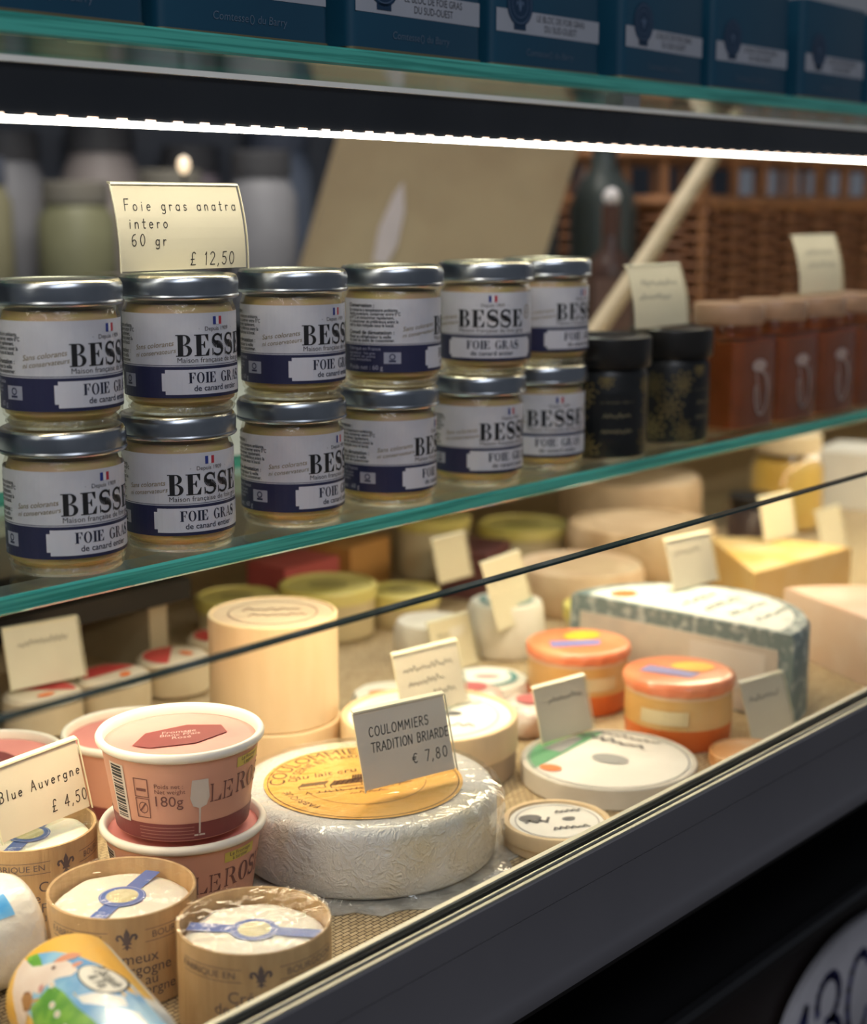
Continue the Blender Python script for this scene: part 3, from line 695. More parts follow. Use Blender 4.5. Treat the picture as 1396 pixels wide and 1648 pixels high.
# ================================================================== ROSÉ TUBS
ROSE = mat('rose_card', (0.66, 0.34, 0.24), 0.5, (0.62, 0.31, 0.22), 12); BURG = mat('burgundy', (0.22, 0.045, 0.045), 0.5); RIMW = mat('tub_rim', (0.86, 0.80, 0.70), 0.4)
PINKF = mat('pink_film', (0.70, 0.26, 0.23), 0.6, (0.64, 0.22, 0.20), 30, bump=0.1); YEL = mat('sticker_yellow', (0.62, 0.50, 0.10), 0.5)
TR0, TR1, TH = .0345, .0415, .0470
def tr(z): return TR0 + (TR1 - TR0) * z / TH
def make_tub():
    t = thing('rose_tub', '', 'cheese tub')
    bd = MB().lathe([(TR0 - .002, .0008), (TR0, 0), (TR0, .0004), (TR1, TH)], 64, cap1=False).build('tub_wall', ROSE, t, 40)
    MB().lathe([(TR1 - .0014, TH - .0030), (TR1 + .0010, TH - .0030), (TR1 + .0022, TH - .0018), (TR1 + .0024, TH), (TR1 + .0014, TH + .0016), (TR1 - .0002, TH + .0018), (TR1 - .0016, TH + .0006), (TR1 - .0020, TH - .004)], 64, cap0=False, cap1=False).build('rim', RIMW, t, 60)
    li = MB().lathe([(TR1 - .0008, TH - .0050), (TR1 - .0018, TH - .0036), (TR1 - .0060, TH - .0030), (.001, TH - .0034)], 64, cap0=False).build('lid_film', PINKF, t, 60)
    P2().poly([(-.026, -.008), (-.017, .009), (.006, .0165), (.0235, .011), (.0245, -.001), (.006, -.0135), (-.018, -.0145)]).onto(flat(TH - .0026), 'lid_badge', BURG, t)
    p = P2().sans('Fromage', .0052, 0, .0042, 'C', shear=.2); p.sans('Blanc Frais', .0050, 0, -.0002, 'C', shear=.2); p.sans('Rosé', .0052, 0, -.0048, 'C', shear=.2)
    p.onto(flat(TH - .0024), 'badge_lettering', mat('ink_rosepale', (0.68, 0.45, 0.42), 0.5), li)
    C_ = lambda e: cyl(tr, e, .038)
    P2().rect(-.075, .0005, .075, .0098, 50).onto(C_(.0002), 'burgundy_band', BURG, t)
    P2().rect(-.0470, .0090, -.0360, .0400, 4).onto(C_(.0003), 'barcode_panel', mat('barcode_white', (0.70, 0.62, 0.56), 0.5), bd)
    p = P2(); y = .0105
    while y < .0385:
        h_ = random.choice((.0006, .001, .0015)); p.rect(-.0455, y, -.0375, y + h_, 3); y += h_ + random.choice((.0005, .0009))
    p.onto(C_(.0004), 'barcode', INK, bd)
    p = P2().roman('LE', .0100, .0160, .0205, 'C', S=.09, Hh=.05, sx=.8); p.roman('ROSE', .0105, .0410, .0215, 'C', S=.09, Hh=.05, sx=.85); p.poly([(.0555, .0335), (.0585, .0355), (.0575, .0335)])
    p.sans('180g', .0082, -.0190, .0200, 'L'); p.sans('Poids net :', .0034, -.0190, .0300); p.sans('Net weight', .0034, -.0190, .0270)
    for k in range(2):
        y0, y1 = (.0130, .0235) if k == 0 else (.0245, .0345)
        p.stroke([(-.0300, y0), (-.0225, y0), (-.0225, y1), (-.0300, y1), (-.0300, y0)], .0005)
    p.stroke([(-.0285, .0285), (-.0240, .0285)], .0016); p.stroke([(-.028, .0165), (-.0245, .021)], .0009); p.stroke(arc(-.026, .0185, .0025, .0030, 0, 360), .0005)
    p.onto(C_(.0003), 'tub_lettering', mat('ink_wine', (0.20, 0.08, 0.07), 0.5), bd)
    p = P2().rect(.0240, .0355, .0440, .0410, 4); p.onto(C_(.0003), 'sticker', YEL, bd)
    p = P2().sans('Le Fromage', .0030, .034, .0386, 'C'); p.sans('à tartiner', .0028, .034, .0362, 'C'); p.onto(C_(.0004), 'sticker_lettering', BROWNI, bd)
    p = P2().poly([(-.0005, .034), (.0075, .034), (.0085, .024), (.0070, .0195), (.0035, .018), (.0000, .0195), (-.0015, .024)]); p.rect(.0030, .004, .0040, .0185); p.rect(.0005, .0025, .0065, .0035)
    p.onto(C_(.0003), 'glass_drawing', mat('drawing_grey', (0.66, 0.58, 0.52), 0.5), bd)
    p = P2()
    for k in range(4): p.rect(-.030, .0075 - k * .0019, .0005, .0080 - k * .0019, 8)
    p.onto(C_(.0004), 'band_lettering', mat('ink_rosedim', (0.40, 0.18, 0.15), 0.5), bd)
    return t
tb = make_tub(); tb['group'] = 'pink cheese tubs'
X, Y = .4985, .6090
tb.location = (X, Y, D985 + .0002); tb.rotation_euler = (0, 0, face_cam(X, Y, -6)); tb['label'] = 'lower pink tub of rosé cheese in the two-tub stack'
dup(tb, (X - .0005, Y - .0005, D985 + TH + .0022), face_cam(X, Y, 8), 'upper pink tub of rosé cheese on the stack, burgundy badge on its lid', 'pink cheese tubs')
dup(tb, (.570, .742, D985 + .0002), face_cam(.570, .742, 60), 'lone pink tub standing behind the stack of rosé tubs', 'pink cheese tubs')
dup(tb, (.486, .770, D985 + .0002), face_cam(.486, .770, 120), 'pink tub cut by the left edge, behind the Blue Auvergne card', 'pink cheese tubs')

# ================================================================== COULOMMIERS
def crease(m):     # folds of the tight film: ridged, stretched noise as relief
    nt = m.node_tree; b = nt.nodes['Principled BSDF']; tc = nt.nodes.new('ShaderNodeTexCoord')
    last = None
    for sc_, st, ds in ((55, 0.55, 1.6), (130, 0.40, 2.2)):
        n = nt.nodes.new('ShaderNodeTexNoise'); n.inputs['Scale'].default_value = sc_; n.inputs['Detail'].default_value = 3; n.inputs['Distortion'].default_value = ds
        nt.links.new(tc.outputs['Object'], n.inputs['Vector'])
        su = nt.nodes.new('ShaderNodeMath'); su.operation = 'SUBTRACT'; su.inputs[1].default_value = 0.5; nt.links.new(n.outputs['Fac'], su.inputs[0])
        ab = nt.nodes.new('ShaderNodeMath'); ab.operation = 'ABSOLUTE'; nt.links.new(su.outputs[0], ab.inputs[0])
        sq = nt.nodes.new('ShaderNodeMath'); sq.operation = 'POWER'; sq.inputs[1].default_value = 0.5; nt.links.new(ab.outputs[0], sq.inputs[0])
        bp = nt.nodes.new('ShaderNodeBump'); bp.invert = True; bp.inputs['Strength'].default_value = st; bp.inputs['Distance'].default_value = 0.003
        nt.links.new(sq.outputs[0], bp.inputs['Height'])
        if last: nt.links.new(last.outputs['Normal'], bp.inputs['Normal'])
        last = bp
    nt.links.new(last.outputs['Normal'], b.inputs['Normal']); nt.links.new(last.outputs['Normal'], b.inputs['Coat Normal'])
CX, CY, CR, CH = .6130, .5835, .0750, .0405
t = thing('coulommiers_cheese', 'large round white cheese in crinkled film with an orange paper label', 'cheese', (CX, CY, D985 + .0012), face_cam(CX, CY))
RIND = mat('bloomy_rind', (0.84, 0.83, 0.80), 0.40, (0.74, 0.62, 0.36), 14, ramp=(0.52, 0.72), coat=0.5)
crease(RIND)
random.seed(21); bm_ = [random.uniform(-1, 1) for _ in range(96)]
MB().lathe([(CR - .004, .0005), (CR - .001, .003), (CR, .012), (CR - .0004, CH - .006), (CR - .003, CH - .0012), (CR - .009, CH), (.002, CH + .0004)], 96, f=lambda i, a, r, z: (r + .0004 * bm_[int(a / 6.2832 * 96 + .5) % 96] * (i in (2, 3)), z)).build('cheese', RIND, t, 60)
ORG = mat('label_orange', (0.90, 0.48, 0.08), 0.5, (0.88, 0.52, 0.13), 20)
LR = .0570; lz = CH + .0008
lab = P2().ell(0, 0, LR, LR, 64).onto(flat(lz), 'paper_label', ORG, t)
lab.location = (-.002, -.002, 0); lab.rotation_euler = (0, 0, R_(14))
p = P2().ring(0, 0, LR - .0020, LR - .0020, .0006, 64); p.arctext('COULOMMIERS', .0130, LR - .0122, 118, 1.0, .95); p.arctext('DE SEINE ET MARNE', .0075, LR - .0190, 118, 1.0, .95)
p.ring(0, 0, LR - .021, LR - .021, .0004, 30, 195, 345); p.arctext('FABRIQUÉ', .006, LR - .013, 205, 1.1)
p.sans('au lait cru', .0095, -.018, .0135, 'C', shear=.3, rot=.12)
# farm drawing: roofs, walls, wheat
for (x0, y0, w_, h_) in ((-.038, .000, .015, .005), (-.020, -.002, .018, .007), (-.006, .003, .010, .008), (.012, -.002, .012, .008)):
    for k in range(5): p.stroke([(x0 + k * w_ * .05, y0 + h_ * k / 5), (x0 + w_ + k * w_ * .05, y0 + h_ * k / 5 + .001)], .0008)
    for k in range(7): p.stroke([(x0 + w_ * k / 6, y0), (x0 + w_ * k / 6 + w_ * .25, y0 + h_)], .0005)
    p.stroke([(x0, y0), (x0, y0 - .004), (x0 + w_, y0 - .004), (x0 + w_, y0)], .0006)
for k in range(16):
    x0 = -.036 + k * .0036; p.stroke([(x0, -.012), (x0 + random.uniform(-.002, .002), -.008 - random.random() * .002)], .0006)
p.stroke([(-.030, -.0115), (.000, -.0105), (.026, -.0085)], .0008); p.scribble(-.012, .010, -.018, .003, .0006)
pr = p.onto(flat(lz + .0002), 'label_print', mat('ink_umber', (0.16, 0.055, 0.012), 0.6), lab)
# crinkled film: ridged folds
from mathutils import noise
SEG = 220
def ridg(a, h, sc_, off):
    v = noise.noise(Vector((math.cos(a) * sc_ * 2.2 + off, math.sin(a) * sc_ * 2.2, h * sc_ * 30))); return 1 - abs(v) * 2
prof = [(CR + .010, .0006), (CR + .005, .0016)] + [(CR + .0018, .004 + .0013 * k) for k in range(25)] + [(CR + .0008, CH - .002), (CR - .003, CH + .0008)] + [(CR - .006 - .0025 * k, CH + .0012 + .00005 * k) for k in range(8)] + [(CR - .035, CH + .0020), (.003, CH + .0022)]
def crk(i, a, r, z):
    side = 1.0 if 1 < i < 28 else (.7 if i < 2 else (.12 if i < 36 else 0))
    q = .0009 * ridg(a, z, 2.2, 0) ** 3 + .0006 * ridg(a, z, 5.0, 7) ** 3 + .0003 * ridg(a, z, 11, 3)
    right = max(0, math.cos(a - 1.15)) ** 6 * (.0020 if 1 < i < 27 else 0)
    return (r + side * q + right + (.003 * math.sin(a * 13 + 2 * math.sin(a * 5)) if i == 0 else 0), z + (.5 * q if i >= 27 and i < 36 else 0))
MB().lathe(prof, SEG, cap0=False, f=crk).build('film', G_WRAP, t, 24)
random.seed(9)
fl_ = [(a, CR + .011 + .003 * math.sin(a * 13 + 2 * math.sin(a * 5))) for a in [2 * math.pi * k / 72 for k in range(72)]]
MB().prism_z([(r * math.sin(a), -r * math.cos(a)) for a, r in fl_ if True][::1], -.0010, -.0004).build('film_skirt', mat('film_grey', (0.55, 0.52, 0.46), 0.25, (0.34, 0.32, 0.28), 60, bump=1.0, bscale=110, spec=0.7), t)
price_card((.588, .561), (.648, .546), D985 + CH + .0062, .044, R_(17), 'price card reading Coulommiers tradition briarde on the orange label', w_coul, .010, mat('card_shade', (0.80, 0.72, 0.68), 0.6))

# ================================================================== GOAT CHEESE LOGS
LGR = .0262; LGL = .080
def design(px, py):    # artwork coordinates -> (length along the log, arc round it)
    dx, dy = px - 180, py - 480
    a = (dx * .805 + dy * .593) / 10.4e3; s_ = max(-.96, min(.96, (dx * .593 - dy * .805) / 16.0e3 / LGR))
    return (a + .006, LGR * (math.asin(s_) - .84))
def lw(e): return lambda x_, y_: (x_, (LGR + e) * math.sin(y_ / LGR), (LGR + e) * math.cos(y_ / LGR))
def make_log(art=True):
    t = thing('cheese_log', '', 'cheese')
    b = MB(); prof = [(.004, -.001), (.020, .0), (.0245, .0020), (LGR, .006), (LGR, LGL - .006), (.0245, LGL - .002), (.020, LGL), (.004, LGL + .001)]
    b.lathe(prof, 48); b.v = [(z, x_, y_) for x_, y_, z in b.v]
    b.build('log', mat('log_white', (0.86, 0.82, 0.74), 0.35, (0.78, 0.73, 0.64), 60, bump=0.5, bscale=220, coat=0.4), t, 60)
    def grid(x0, x1, b0, b1, n=28):
        p = P2()
        for k in range(n):
            u, v = b0 + (b1 - b0) * k / n, b0 + (b1 - b0) * (k + 1) / n
            p.add([(x0, u), (x1, u), (x1, v), (x0, v)], [(0, 1, 2, 3)])
        return p
    B = LGR * 1.45
    lab = grid(.0055, .070, -B - .75 * LGR, B - .75 * LGR).onto(lw(.0002), 'label', mat('art_yellow', (0.88, 0.48, 0.05), 0.3, (0.86, 0.52, 0.10), 30, coat=0.5), t)
    def art_poly(pts, nm, m, e, dens=True):
        q = []
        n = len(pts)
        for i in range(n):
            (x0, y0), (x1, y1) = pts[i], pts[(i + 1) % n]
            for k in range(3): q.append((x0 + (x1 - x0) * k / 3, y0 + (y1 - y0) * k / 3))
        cx, cy = sum(p_[0] for p_ in q) / len(q), sum(p_[1] for p_ in q) / len(q)
        p = P2(); n = len(q); RN = 5
        vs = [design(cx, cy)]
        for r in range(1, RN + 1): vs += [design(cx + (x_ - cx) * r / RN, cy + (y_ - cy) * r / RN) for x_, y_ in q]
        fs = [(0, 1 + i, 1 + (i + 1) % n) for i in range(n)]
        for r in range(1, RN):
            o0, o1 = 1 + (r - 1) * n, 1 + r * n
            fs += [(o0 + i, o0 + (i + 1) % n, o1 + (i + 1) % n, o1 + i) for i in range(n)]
        p.add(vs, fs)
        return p.onto(lw(e), nm, m, lab)
    sky = mat('art_sky', (0.07, 0.33, 0.70), 0.3, (0.30, 0.58, 0.80), 40, coat=0.5)
    art_poly([(215, 470), (290, 400), (400, 368), (520, 366), (680, 400), (860, 480), (1010, 570), (1180, 700), (1330, 830), (1250, 960), (900, 1000), (500, 900), (250, 720)], 'sky', sky, .0003)
    art_poly([(700, 660), (800, 610), (930, 600), (990, 660), (880, 690), (760, 700)], 'cloud', mat('art_white', (0.84, 0.84, 0.82), 0.3, coat=0.5), .0004)
    art_poly([(900, 700), (1060, 690), (1150, 760), (1240, 830), (1080, 830), (960, 780)], 'cloud', mat('art_white', (1, 1, 1)), .0004)
    grn = mat('art_grass', (0.10, 0.34, 0.035), 0.4, (0.22, 0.50, 0.06), 130, coat=0.5)
    art_poly([(500, 600), (600, 640), (720, 720), (880, 800), (1020, 900), (900, 1000), (600, 1000), (400, 900), (350, 740), (420, 690)], 'grass', grn, .0004)
    art_poly([(232, 430), (300, 395), (345, 440), (375, 480), (310, 492), (250, 460)], 'leaf', grn, .0004)
    art_poly([(215, 440), (300, 490), (370, 480), (435, 450), (470, 420), (525, 428), (570, 448), (615, 482), (600, 525), (520, 556), (455, 612), (432, 662), (385, 660), (355, 640), (330, 760), (250, 860), (170, 800), (138, 640), (170, 520)], 'goat', mat('art_goat', (0.84, 0.74, 0.66), 0.4, (0.78, 0.64, 0.56), 60, coat=0.5), .0005)
    art_poly([(438, 455), (465, 392), (505, 355), (553, 352), (545, 395), (490, 440)], 'goat_ear', mat('art_ear', (0.72, 0.27, 0.15), 0.4, coat=0.5), .0006)
    art_poly([(556, 445), (580, 415), (602, 412), (596, 448), (578, 470)], 'goat_ear', mat('art_ear', (0, 0, 0)), .0006)
    art_poly([(400, 615), (425, 598), (444, 620), (436, 652), (408, 655)], 'goat_muzzle', mat('art_muzzle', (0.60, 0.30, 0.28), 0.4), .0006)
    art_poly([(446, 486), (460, 470), (478, 484), (470, 502), (452, 502)], 'goat_eye', mat('art_eye', (0.16, 0.07, 0.06), 0.3), .0006)
    art_poly([(248, 690), (275, 650), (320, 645), (358, 675), (362, 720), (325, 755), (275, 755)], 'honey_dipper', mat('art_brown', (0.34, 0.13, 0.035), 0.4, (0.26, 0.09, 0.02), 50, coat=0.5), .0006)
    for k in range(5): art_poly([(262 + k * 20, 668 - (6 if 1 <= k <= 3 else 0)), (270 + k * 20, 662), (282 + k * 19, 745), (274 + k * 19, 750)], 'dipper_groove', mat('art_tan', (0.66, 0.36, 0.12), 0.4), .0007)
    art_poly([(350, 700), (420, 686), (422, 700), (354, 716)], 'dipper_handle', mat('art_tan', (0, 0, 0)), .0006)
    for (dx, dy) in ((548, 728), (606, 780), (500, 602), (690, 860)):
        art_poly([(dx + 26 * math.cos(k * .785), dy + 24 * math.sin(k * .785)) for k in range(8)], 'daisy', mat('art_white', (0, 0, 0)), .0006)
        art_poly([(dx + 9 * math.cos(k * 1.05), dy + 9 * math.sin(k * 1.05)) for k in range(6)], 'daisy_centre', mat('art_yellow', (0, 0, 0)), .0007)
    def ov(rx, ry): return [(755 + rx * math.cos(a) * .906 - ry * math.sin(a) * .42, 512 + rx * math.cos(a) * .42 + ry * math.sin(a) * .906) for a in [k * math.pi / 12 for k in range(24)]]
    art_poly(ov(152, 82), 'badge', INK, .0005); art_poly(ov(144, 74), 'badge', mat('art_cream', (0.86, 0.83, 0.74), 0.4, coat=0.5), .0006)
    p = P2().sans('P.Jacquin', 62, 0, 14, 'C', shear=.2, bold=.02); p.sans('& Fils', 62, 18, -38, 'C', shear=.2, bold=.02)
    p.map(lambda x_, y_: design(755 + x_ * .85 + y_ * .52, 512 + x_ * .52 - y_ * .85)); p.onto(lw(.0007), 'badge_lettering', INK, lab)
    return t
lg = make_log()
lg['label'] = 'goat cheese log in printed wrapper with goat and blue sky, front left corner'; lg['group'] = 'wrapped goat cheese logs'
lg.location = (.371, .541, D985 + LGR + .0003); lg.rotation_euler = (0, 0, R_(-90 - 17.5))
l2 = dup(lg, (.396, .607, D985 + LGR + .0003), R_(178), 'white goat cheese log behind the printed one, its round end facing right', 'wrapped goat cheese logs', ('label',))
q = P2()
for k in range(16): q.rect(.016, LGR * (-.9 + .1125 * k), .066, LGR * (-.9 + .1125 * (k + 1)))
q.onto(lw(.0002), 'label', mat('art_sky', (0, 0, 0)), l2)
q = P2().poly([(.022, -.006), (.034, -.010), (.046, -.002), (.040, .008), (.026, .006)]); q.onto(lw(.0004), 'cloud', mat('art_white', (0, 0, 0)), l2)

# ================================================================== OTHER CHEESES ON THE DECK
PRW = mat('print_white', (0.86, 0.83, 0.76), 0.5, (0.80, 0.77, 0.70), 30); PRG = mat('print_green', (0.12, 0.36, 0.18), 0.5); PRK = mat('print_dark', (0.12, 0.12, 0.13), 0.5); PRO = mat('print_orange', (0.85, 0.22, 0.06), 0.5)
def round_box(name, label, X, Y, R, H, wall, top, prints=(), rim=None, phi=0, z=D985 + .0002, cat='cheese', group=None, lip=.0025, seams=()):
    t = thing(name, label, cat, (X, Y, z), face_cam(X, Y, phi), group)
    MB().lathe([(R - .001, 0), (R, .001), (R, H - .0008), (R - .0008, H), (R - lip, H), (R - lip - .0004, H - .0012), (.001, H - .0012)], 56).build('box', [wall], t, 40)
    if rim: MB().lathe([(R + .0003, H * .45), (R + .0012, H * .46), (R + .0012, H - .0006), (R + .0004, H + .0006), (R - lip, H + .0006), (R - lip - .0005, H - .0008)], 56, cap0=False, cap1=False).build('lid_rim', rim, t, 40)
    for s_ in seams: MB().lathe([(R, s_), (R + .0010, s_ + .0008), (R + .0010, s_ + .0035), (R, s_ + .0042)], 56, cap0=False, cap1=False).build('band', wall, t, 40)
    tp = P2().ell(0, 0, R - lip - .0008, R - lip - .0008, 48).onto(flat(H - .0008), 'top_label', top, t)
    for k, (pp, m, nm) in enumerate(prints): pp.onto(flat(H - .0005 + .0002 * k), nm, m, tp)
    return t
# tall cream box behind the rosé tubs (two rounds on top of each other)
p1 = P2().scribble(-.020, .018, .006, .008, .002); p1.scribble(-.016, .022, -.008, .007, .0018); p1.ring(0, 0, .030, .030, .0010)
round_box('wooden_cheese_box', 'wide plain wooden box at the bottom of the tall pair behind the pink tubs', .684, .736, .0445, .030, WOODP, PRW, group='tall pair of wooden boxes')
round_box('wooden_cheese_box', 'tall pale wooden cheese box with printed lid, behind the pink tubs', .684, .736, .0430, .071, WOODP, mat('lid_kraft', (0.70, 0.54, 0.36), 0.6, (0.62, 0.45, 0.30), 20), [(p1, mat('print_brown', (0.36, 0.22, 0.16), 0.6), 'lid_print')], z=D985 + .0305, group='tall pair of wooden boxes')
# camembert in high box
def camp(R):
    a = P2().ring(0, 0, R * .80, R * .80, .0008); b = P2().ell(-R * .45, R * .25, R * .22, R * .16); b.scribble(-R * .6, -R * .1, 0, R * .2, .0016); b.ell(R * .25, R * .05, R * .13, R * .08); b.scribble(-R * .2, R * .5, -R * .4, R * .12, .0012); b.scribble(R * .1, R * .6, R * .38, R * .12, .0012)
    return [(a, mat('print_grey', (0.42, 0.40, 0.38), 0.5), 'ring_print'), (b, PRK, 'lid_print')]
round_box('camembert_box', 'high round camembert box with pale lid behind the coulommiers', .739, .646, .0575, .036, mat('box_tan', (0.55, 0.42, 0.28), 0.6, (0.50, 0.38, 0.25), 14), PRW, camp(.0575), rim=WOODP)
price_card((.716, .648), (.772, .640), D985 + .0368, .042, R_(17), 'blurred price card stuck on the high camembert box', w_scr(3, 1), .008, mat('card_warm', (0.74, 0.68, 0.60), 0.6))
round_box('camembert_box', 'small pale round box half hidden between tall wooden box and coulommiers', .657, .674, .0210, .020, WOODP, PRW, camp(.021), rim=WOODP)
round_box('camembert_box', 'flat round camembert box right of the coulommiers, near the front rail', .692, .506, .0310, .014, WOODP, PRW, camp(.031), rim=WOODP, phi=20)
# flat cheese with green print
R = .0570
ga = P2().poly([p_ for p_ in arc(0, 0, R * .93, R * .93, 118, 232, 20)]); gb = P2().ell(R * .02, 0, R * .22, R * .15); gb.ring(0, 0, R * .92, R * .92, .0012)
gb.poly([(-R * .80, -R * .1), (-R * .55, -R * .1), (-R * .55, R * .45), (-R * .70, R * .5)])
gc = P2().ell(-R * .42, -R * .62, R * .13, R * .10)
gw = P2().scribble(-R * .70, R * .2, R * .50, R * .14, .002); gw.scribble(-R * .5, R * .3, R * .72, R * .10, .0014)
t = round_box('flat_cheese', 'large flat white cheese with green band printed on its top, near the rail', .798, .543, R, .014, mat('waxed_white', (0.70, 0.66, 0.58), 0.4, (0.62, 0.58, 0.50), 30, coat=0.3), PRW, [(ga, PRG, 'green_print'), (gb, mat('print_steel', (0.34, 0.35, 0.34), 0.5), 'centre_print'), (gc, PRO, 'orange_seal'), (gw, PRK, 'lettering')], phi=-25)
price_card((.786, .588), (.834, .580), D985 + .0148, .037, R_(16), 'blurred price card at the back of the flat green and white cheese', w_scr(1, 2), .006, mat('card_warm', (0, 0, 0)))
# orange pots
def orange_pot(X, Y, label, phi, Rr=.0375, H=.047):
    t = thing('orange_cheese_pot', label, 'cheese', (X, Y, D985 + .0002), face_cam(X, Y, phi), 'orange foil-topped cheese pots')
    b = MB(); b.lathe([(Rr * .93, 0), (Rr * .97, .002), (Rr * .99, .016)], 48, cap1=False); b.mi = 1; b.lathe([(Rr * .99, .016), (Rr, .020), (Rr * .99, H - .010)], 48, cap0=False, cap1=False); b.mi = 2; b.lathe([(Rr * .99, H - .010), (Rr * 1.0, H - .001)], 48, cap0=False)
    b.build('pot', [mat('pot_orange', (0.78, 0.20, 0.04), 0.4, (0.70, 0.16, 0.03), 10), mat('pot_amber', (0.70, 0.40, 0.12), 0.4, (0.74, 0.50, 0.22), 20), mat('pot_peach', (0.82, 0.56, 0.34), 0.4)], t, 40)
    MB().lathe([(Rr * 1.02, H - .007), (Rr * 1.04, H - .003), (Rr * 1.02, H + .0004), (Rr * .90, H + .0016), (.002, H + .0012)], 96, cap0=False, f=lambda i, a, r, z: (r * (1 + .012 * math.sin(a * 18) * (i < 2)), z)).build('foil_lid', mat('foil_orange', (0.86, 0.24, 0.10), 0.35, (0.88, 0.34, 0.16), 24, coat=0.4), t, 70)
    P2().poly([(-.028, -.004), (.006, -.018), (.014, -.008), (-.020, .010)]).onto(flat(H + .0019), 'blue_print', mat('print_violet', (0.24, 0.22, 0.48), 0.5), t)
    P2().ell(.010, .008, .015, .011).onto(flat(H + .0021), 'yellow_print', mat('print_yellow', (0.92, 0.48, 0.03), 0.5), t)
    P2().rect(-.030, .020, .004, .030, 8).onto(cyl(Rr, .0006), 'side_label', mat('pot_cream', (0.74, 0.62, 0.36), 0.5), t)
    return t
orange_pot(.897, .553, 'orange foil-topped cheese pot nearer the front rail', 5)
orange_pot(.912, .650, 'orange foil-topped cheese pot behind its twin, left of the half wheel', 40)
price_card((.910, .500), (.954, .491), D985 + .0002, .044, R_(20), 'blurred grey price card leaning at the nearer orange pot', w_scr(1, 3), .012, mat('card_warm', (0, 0, 0)))
# low orange dish under the card
round_box('orange_cheese_round', 'small flat orange cheese lying right at the rail', .880, .487, .0260, .010, mat('washed_rind', (0.72, 0.34, 0.12), 0.5, (0.80, 0.48, 0.24), 40), mat('washed_rind', (0, 0, 0)), lip=.001)
# half wheel in green-grey paper
GP = mat('paper_greengrey', (0.16, 0.22, 0.22), 0.5, (0.42, 0.47, 0.46), 110, ramp=(0.50, 0.62))
t = thing('half_wheel_cheese', 'half wheel of blue cheese in green-grey patterned paper, cut face towards the left', 'cheese', (.972, .603, D985 + .0002), 0)
HR, HH = .098, .066
ar = [(HR * math.sin(R_(a)), -HR * math.cos(R_(a))) for a in range(0, 181, 6)]
b = MB(); n = len(ar)
b.add([(x_, y_, 0) for x_, y_ in ar] + [(x_, y_, HH - .004) for x_, y_ in ar] + [(x_ * .97, y_ * .97, HH) for x_, y_ in ar], [(i, i + 1, n + i + 1, n + i) for i in range(n - 1)] + [(n + i, n + i + 1, 2 * n + i + 1, 2 * n + i) for i in range(n - 1)] + [tuple(range(n))[::-1], tuple(range(2 * n, 3 * n))])
b.add([(0, -HR, 0), (0, HR, 0), (0, HR, HH - .004), (0, HR * .97, HH), (0, -HR * .97, HH), (0, -HR, HH - .004)], [(0, 5, 4, 3, 2, 1)])
b.build('wrapper', GP, t, 40)
MB().box(-.0012, -HR + .012, .002, -.0002, HR - .010, HH - .013).build('cut_face', mat('cut_cheese', (0.62, 0.56, 0.46), 0.4, (0.52, 0.47, 0.40), 30, coat=0.3), t)
MB().box(-.0018, -HR + .022, .018, -.0013, -HR + .085, HH - .018).build('sticker', mat('sticker_pale', (0.66, 0.62, 0.55), 0.5), t)
tp = P2().poly([(x_ * .86 + .004, y_ * .86) for x_, y_ in ar]).onto(flat(HH + .0003), 'top_label', mat('label_mint', (0.82, 0.82, 0.76), 0.5, (0.56, 0.64, 0.60), 55, ramp=(0.50, 0.66)), t)
P2().ell(.022, .062, .012, .010).onto(flat(HH + .0006), 'orange_seal', PRO, tp)
p = P2()
for k in range(4): p.scribble(.02, .07, -.06 + .022 * k, .008, .002)
p.onto(flat(HH + .0006), 'lettering', mat('print_bottle', (0.10, 0.20, 0.18), 0.5), tp)
price_card((1.020, .636), (1.074, .628), D985 + .0672, .040, R_(16), 'blurred price card stuck on top of the half wheel', w_scr(1, 4), .008, mat('card_warm', (0, 0, 0)))
# soft white cheeses in the middle
def paper_cheese(X, Y, R, H, label, teal=True, n=9, phi=0, z=D985 + .0002):
    t = thing('paper_wrapped_cheese', label, 'cheese', (X, Y, z), face_cam(X, Y, phi), 'small paper-wrapped white cheeses')
    random.seed(int(X * 1000))
    b = MB().lathe([(R * .92, 0), (R * 1.0, .003), (R * 1.02, H * .5), (R * 1.0, H - .005), (R * .93, H), (.002, H + .0008)], 48, f=lambda i, a, r, z: (r * (1 + .018 * math.sin(a * n + i) + .01 * math.sin(a * 23)), z))
    b.build('wrapper', mat('waxed_paper', (0.84, 0.80, 0.70), 0.45, (0.76, 0.71, 0.60), 25, bump=0.4, bscale=60), t, 50)
    if teal:
        P2().ell(0, 0, R * .74, R * .74).onto(flat(H + .0012), 'top_label', PRW, t)
        p = P2().ring(0, 0, R * .72, R * .72, R * .14, 30, 150, 400); p.onto(flat(H + .0015), 'label_ring', mat('print_teal', (0.10, 0.28, 0.27), 0.5), t)
        P2().ell(0, 0, R * .3, R * .16).onto(flat(H + .0016), 'label_mark', mat('print_rosegrey', (0.60, 0.36, 0.33), 0.5), t)
    return t
paper_cheese(.985, .776, .031, .044, 'white paper-wrapped cheese with dark ring on top, under a price card')
paper_cheese(.925, .806, .030, .034, 'plain white paper-wrapped cheese left of the ringed one', False)
paper_cheese(.876, .708, .032, .016, 'low white cheese with teal ring on its lid, behind the camembert')
paper_cheese(.808, .742, .030, .014, 'low white cheese with orange dot behind the high camembert box', False)
P2().ell(0, 0, .010, .007).onto(flat(.0002), 'orange_dot', PRO, [o for o in col.objects if o.name.startswith('paper_wrapped_cheese')][-1]).location = (-.008, -.004, .0152)
price_card((.940, .748), (1.000, .756), D985 + .030, .056, R_(18), 'bright price card rising above the ringed white cheese', w_scr(1, 8), .006)
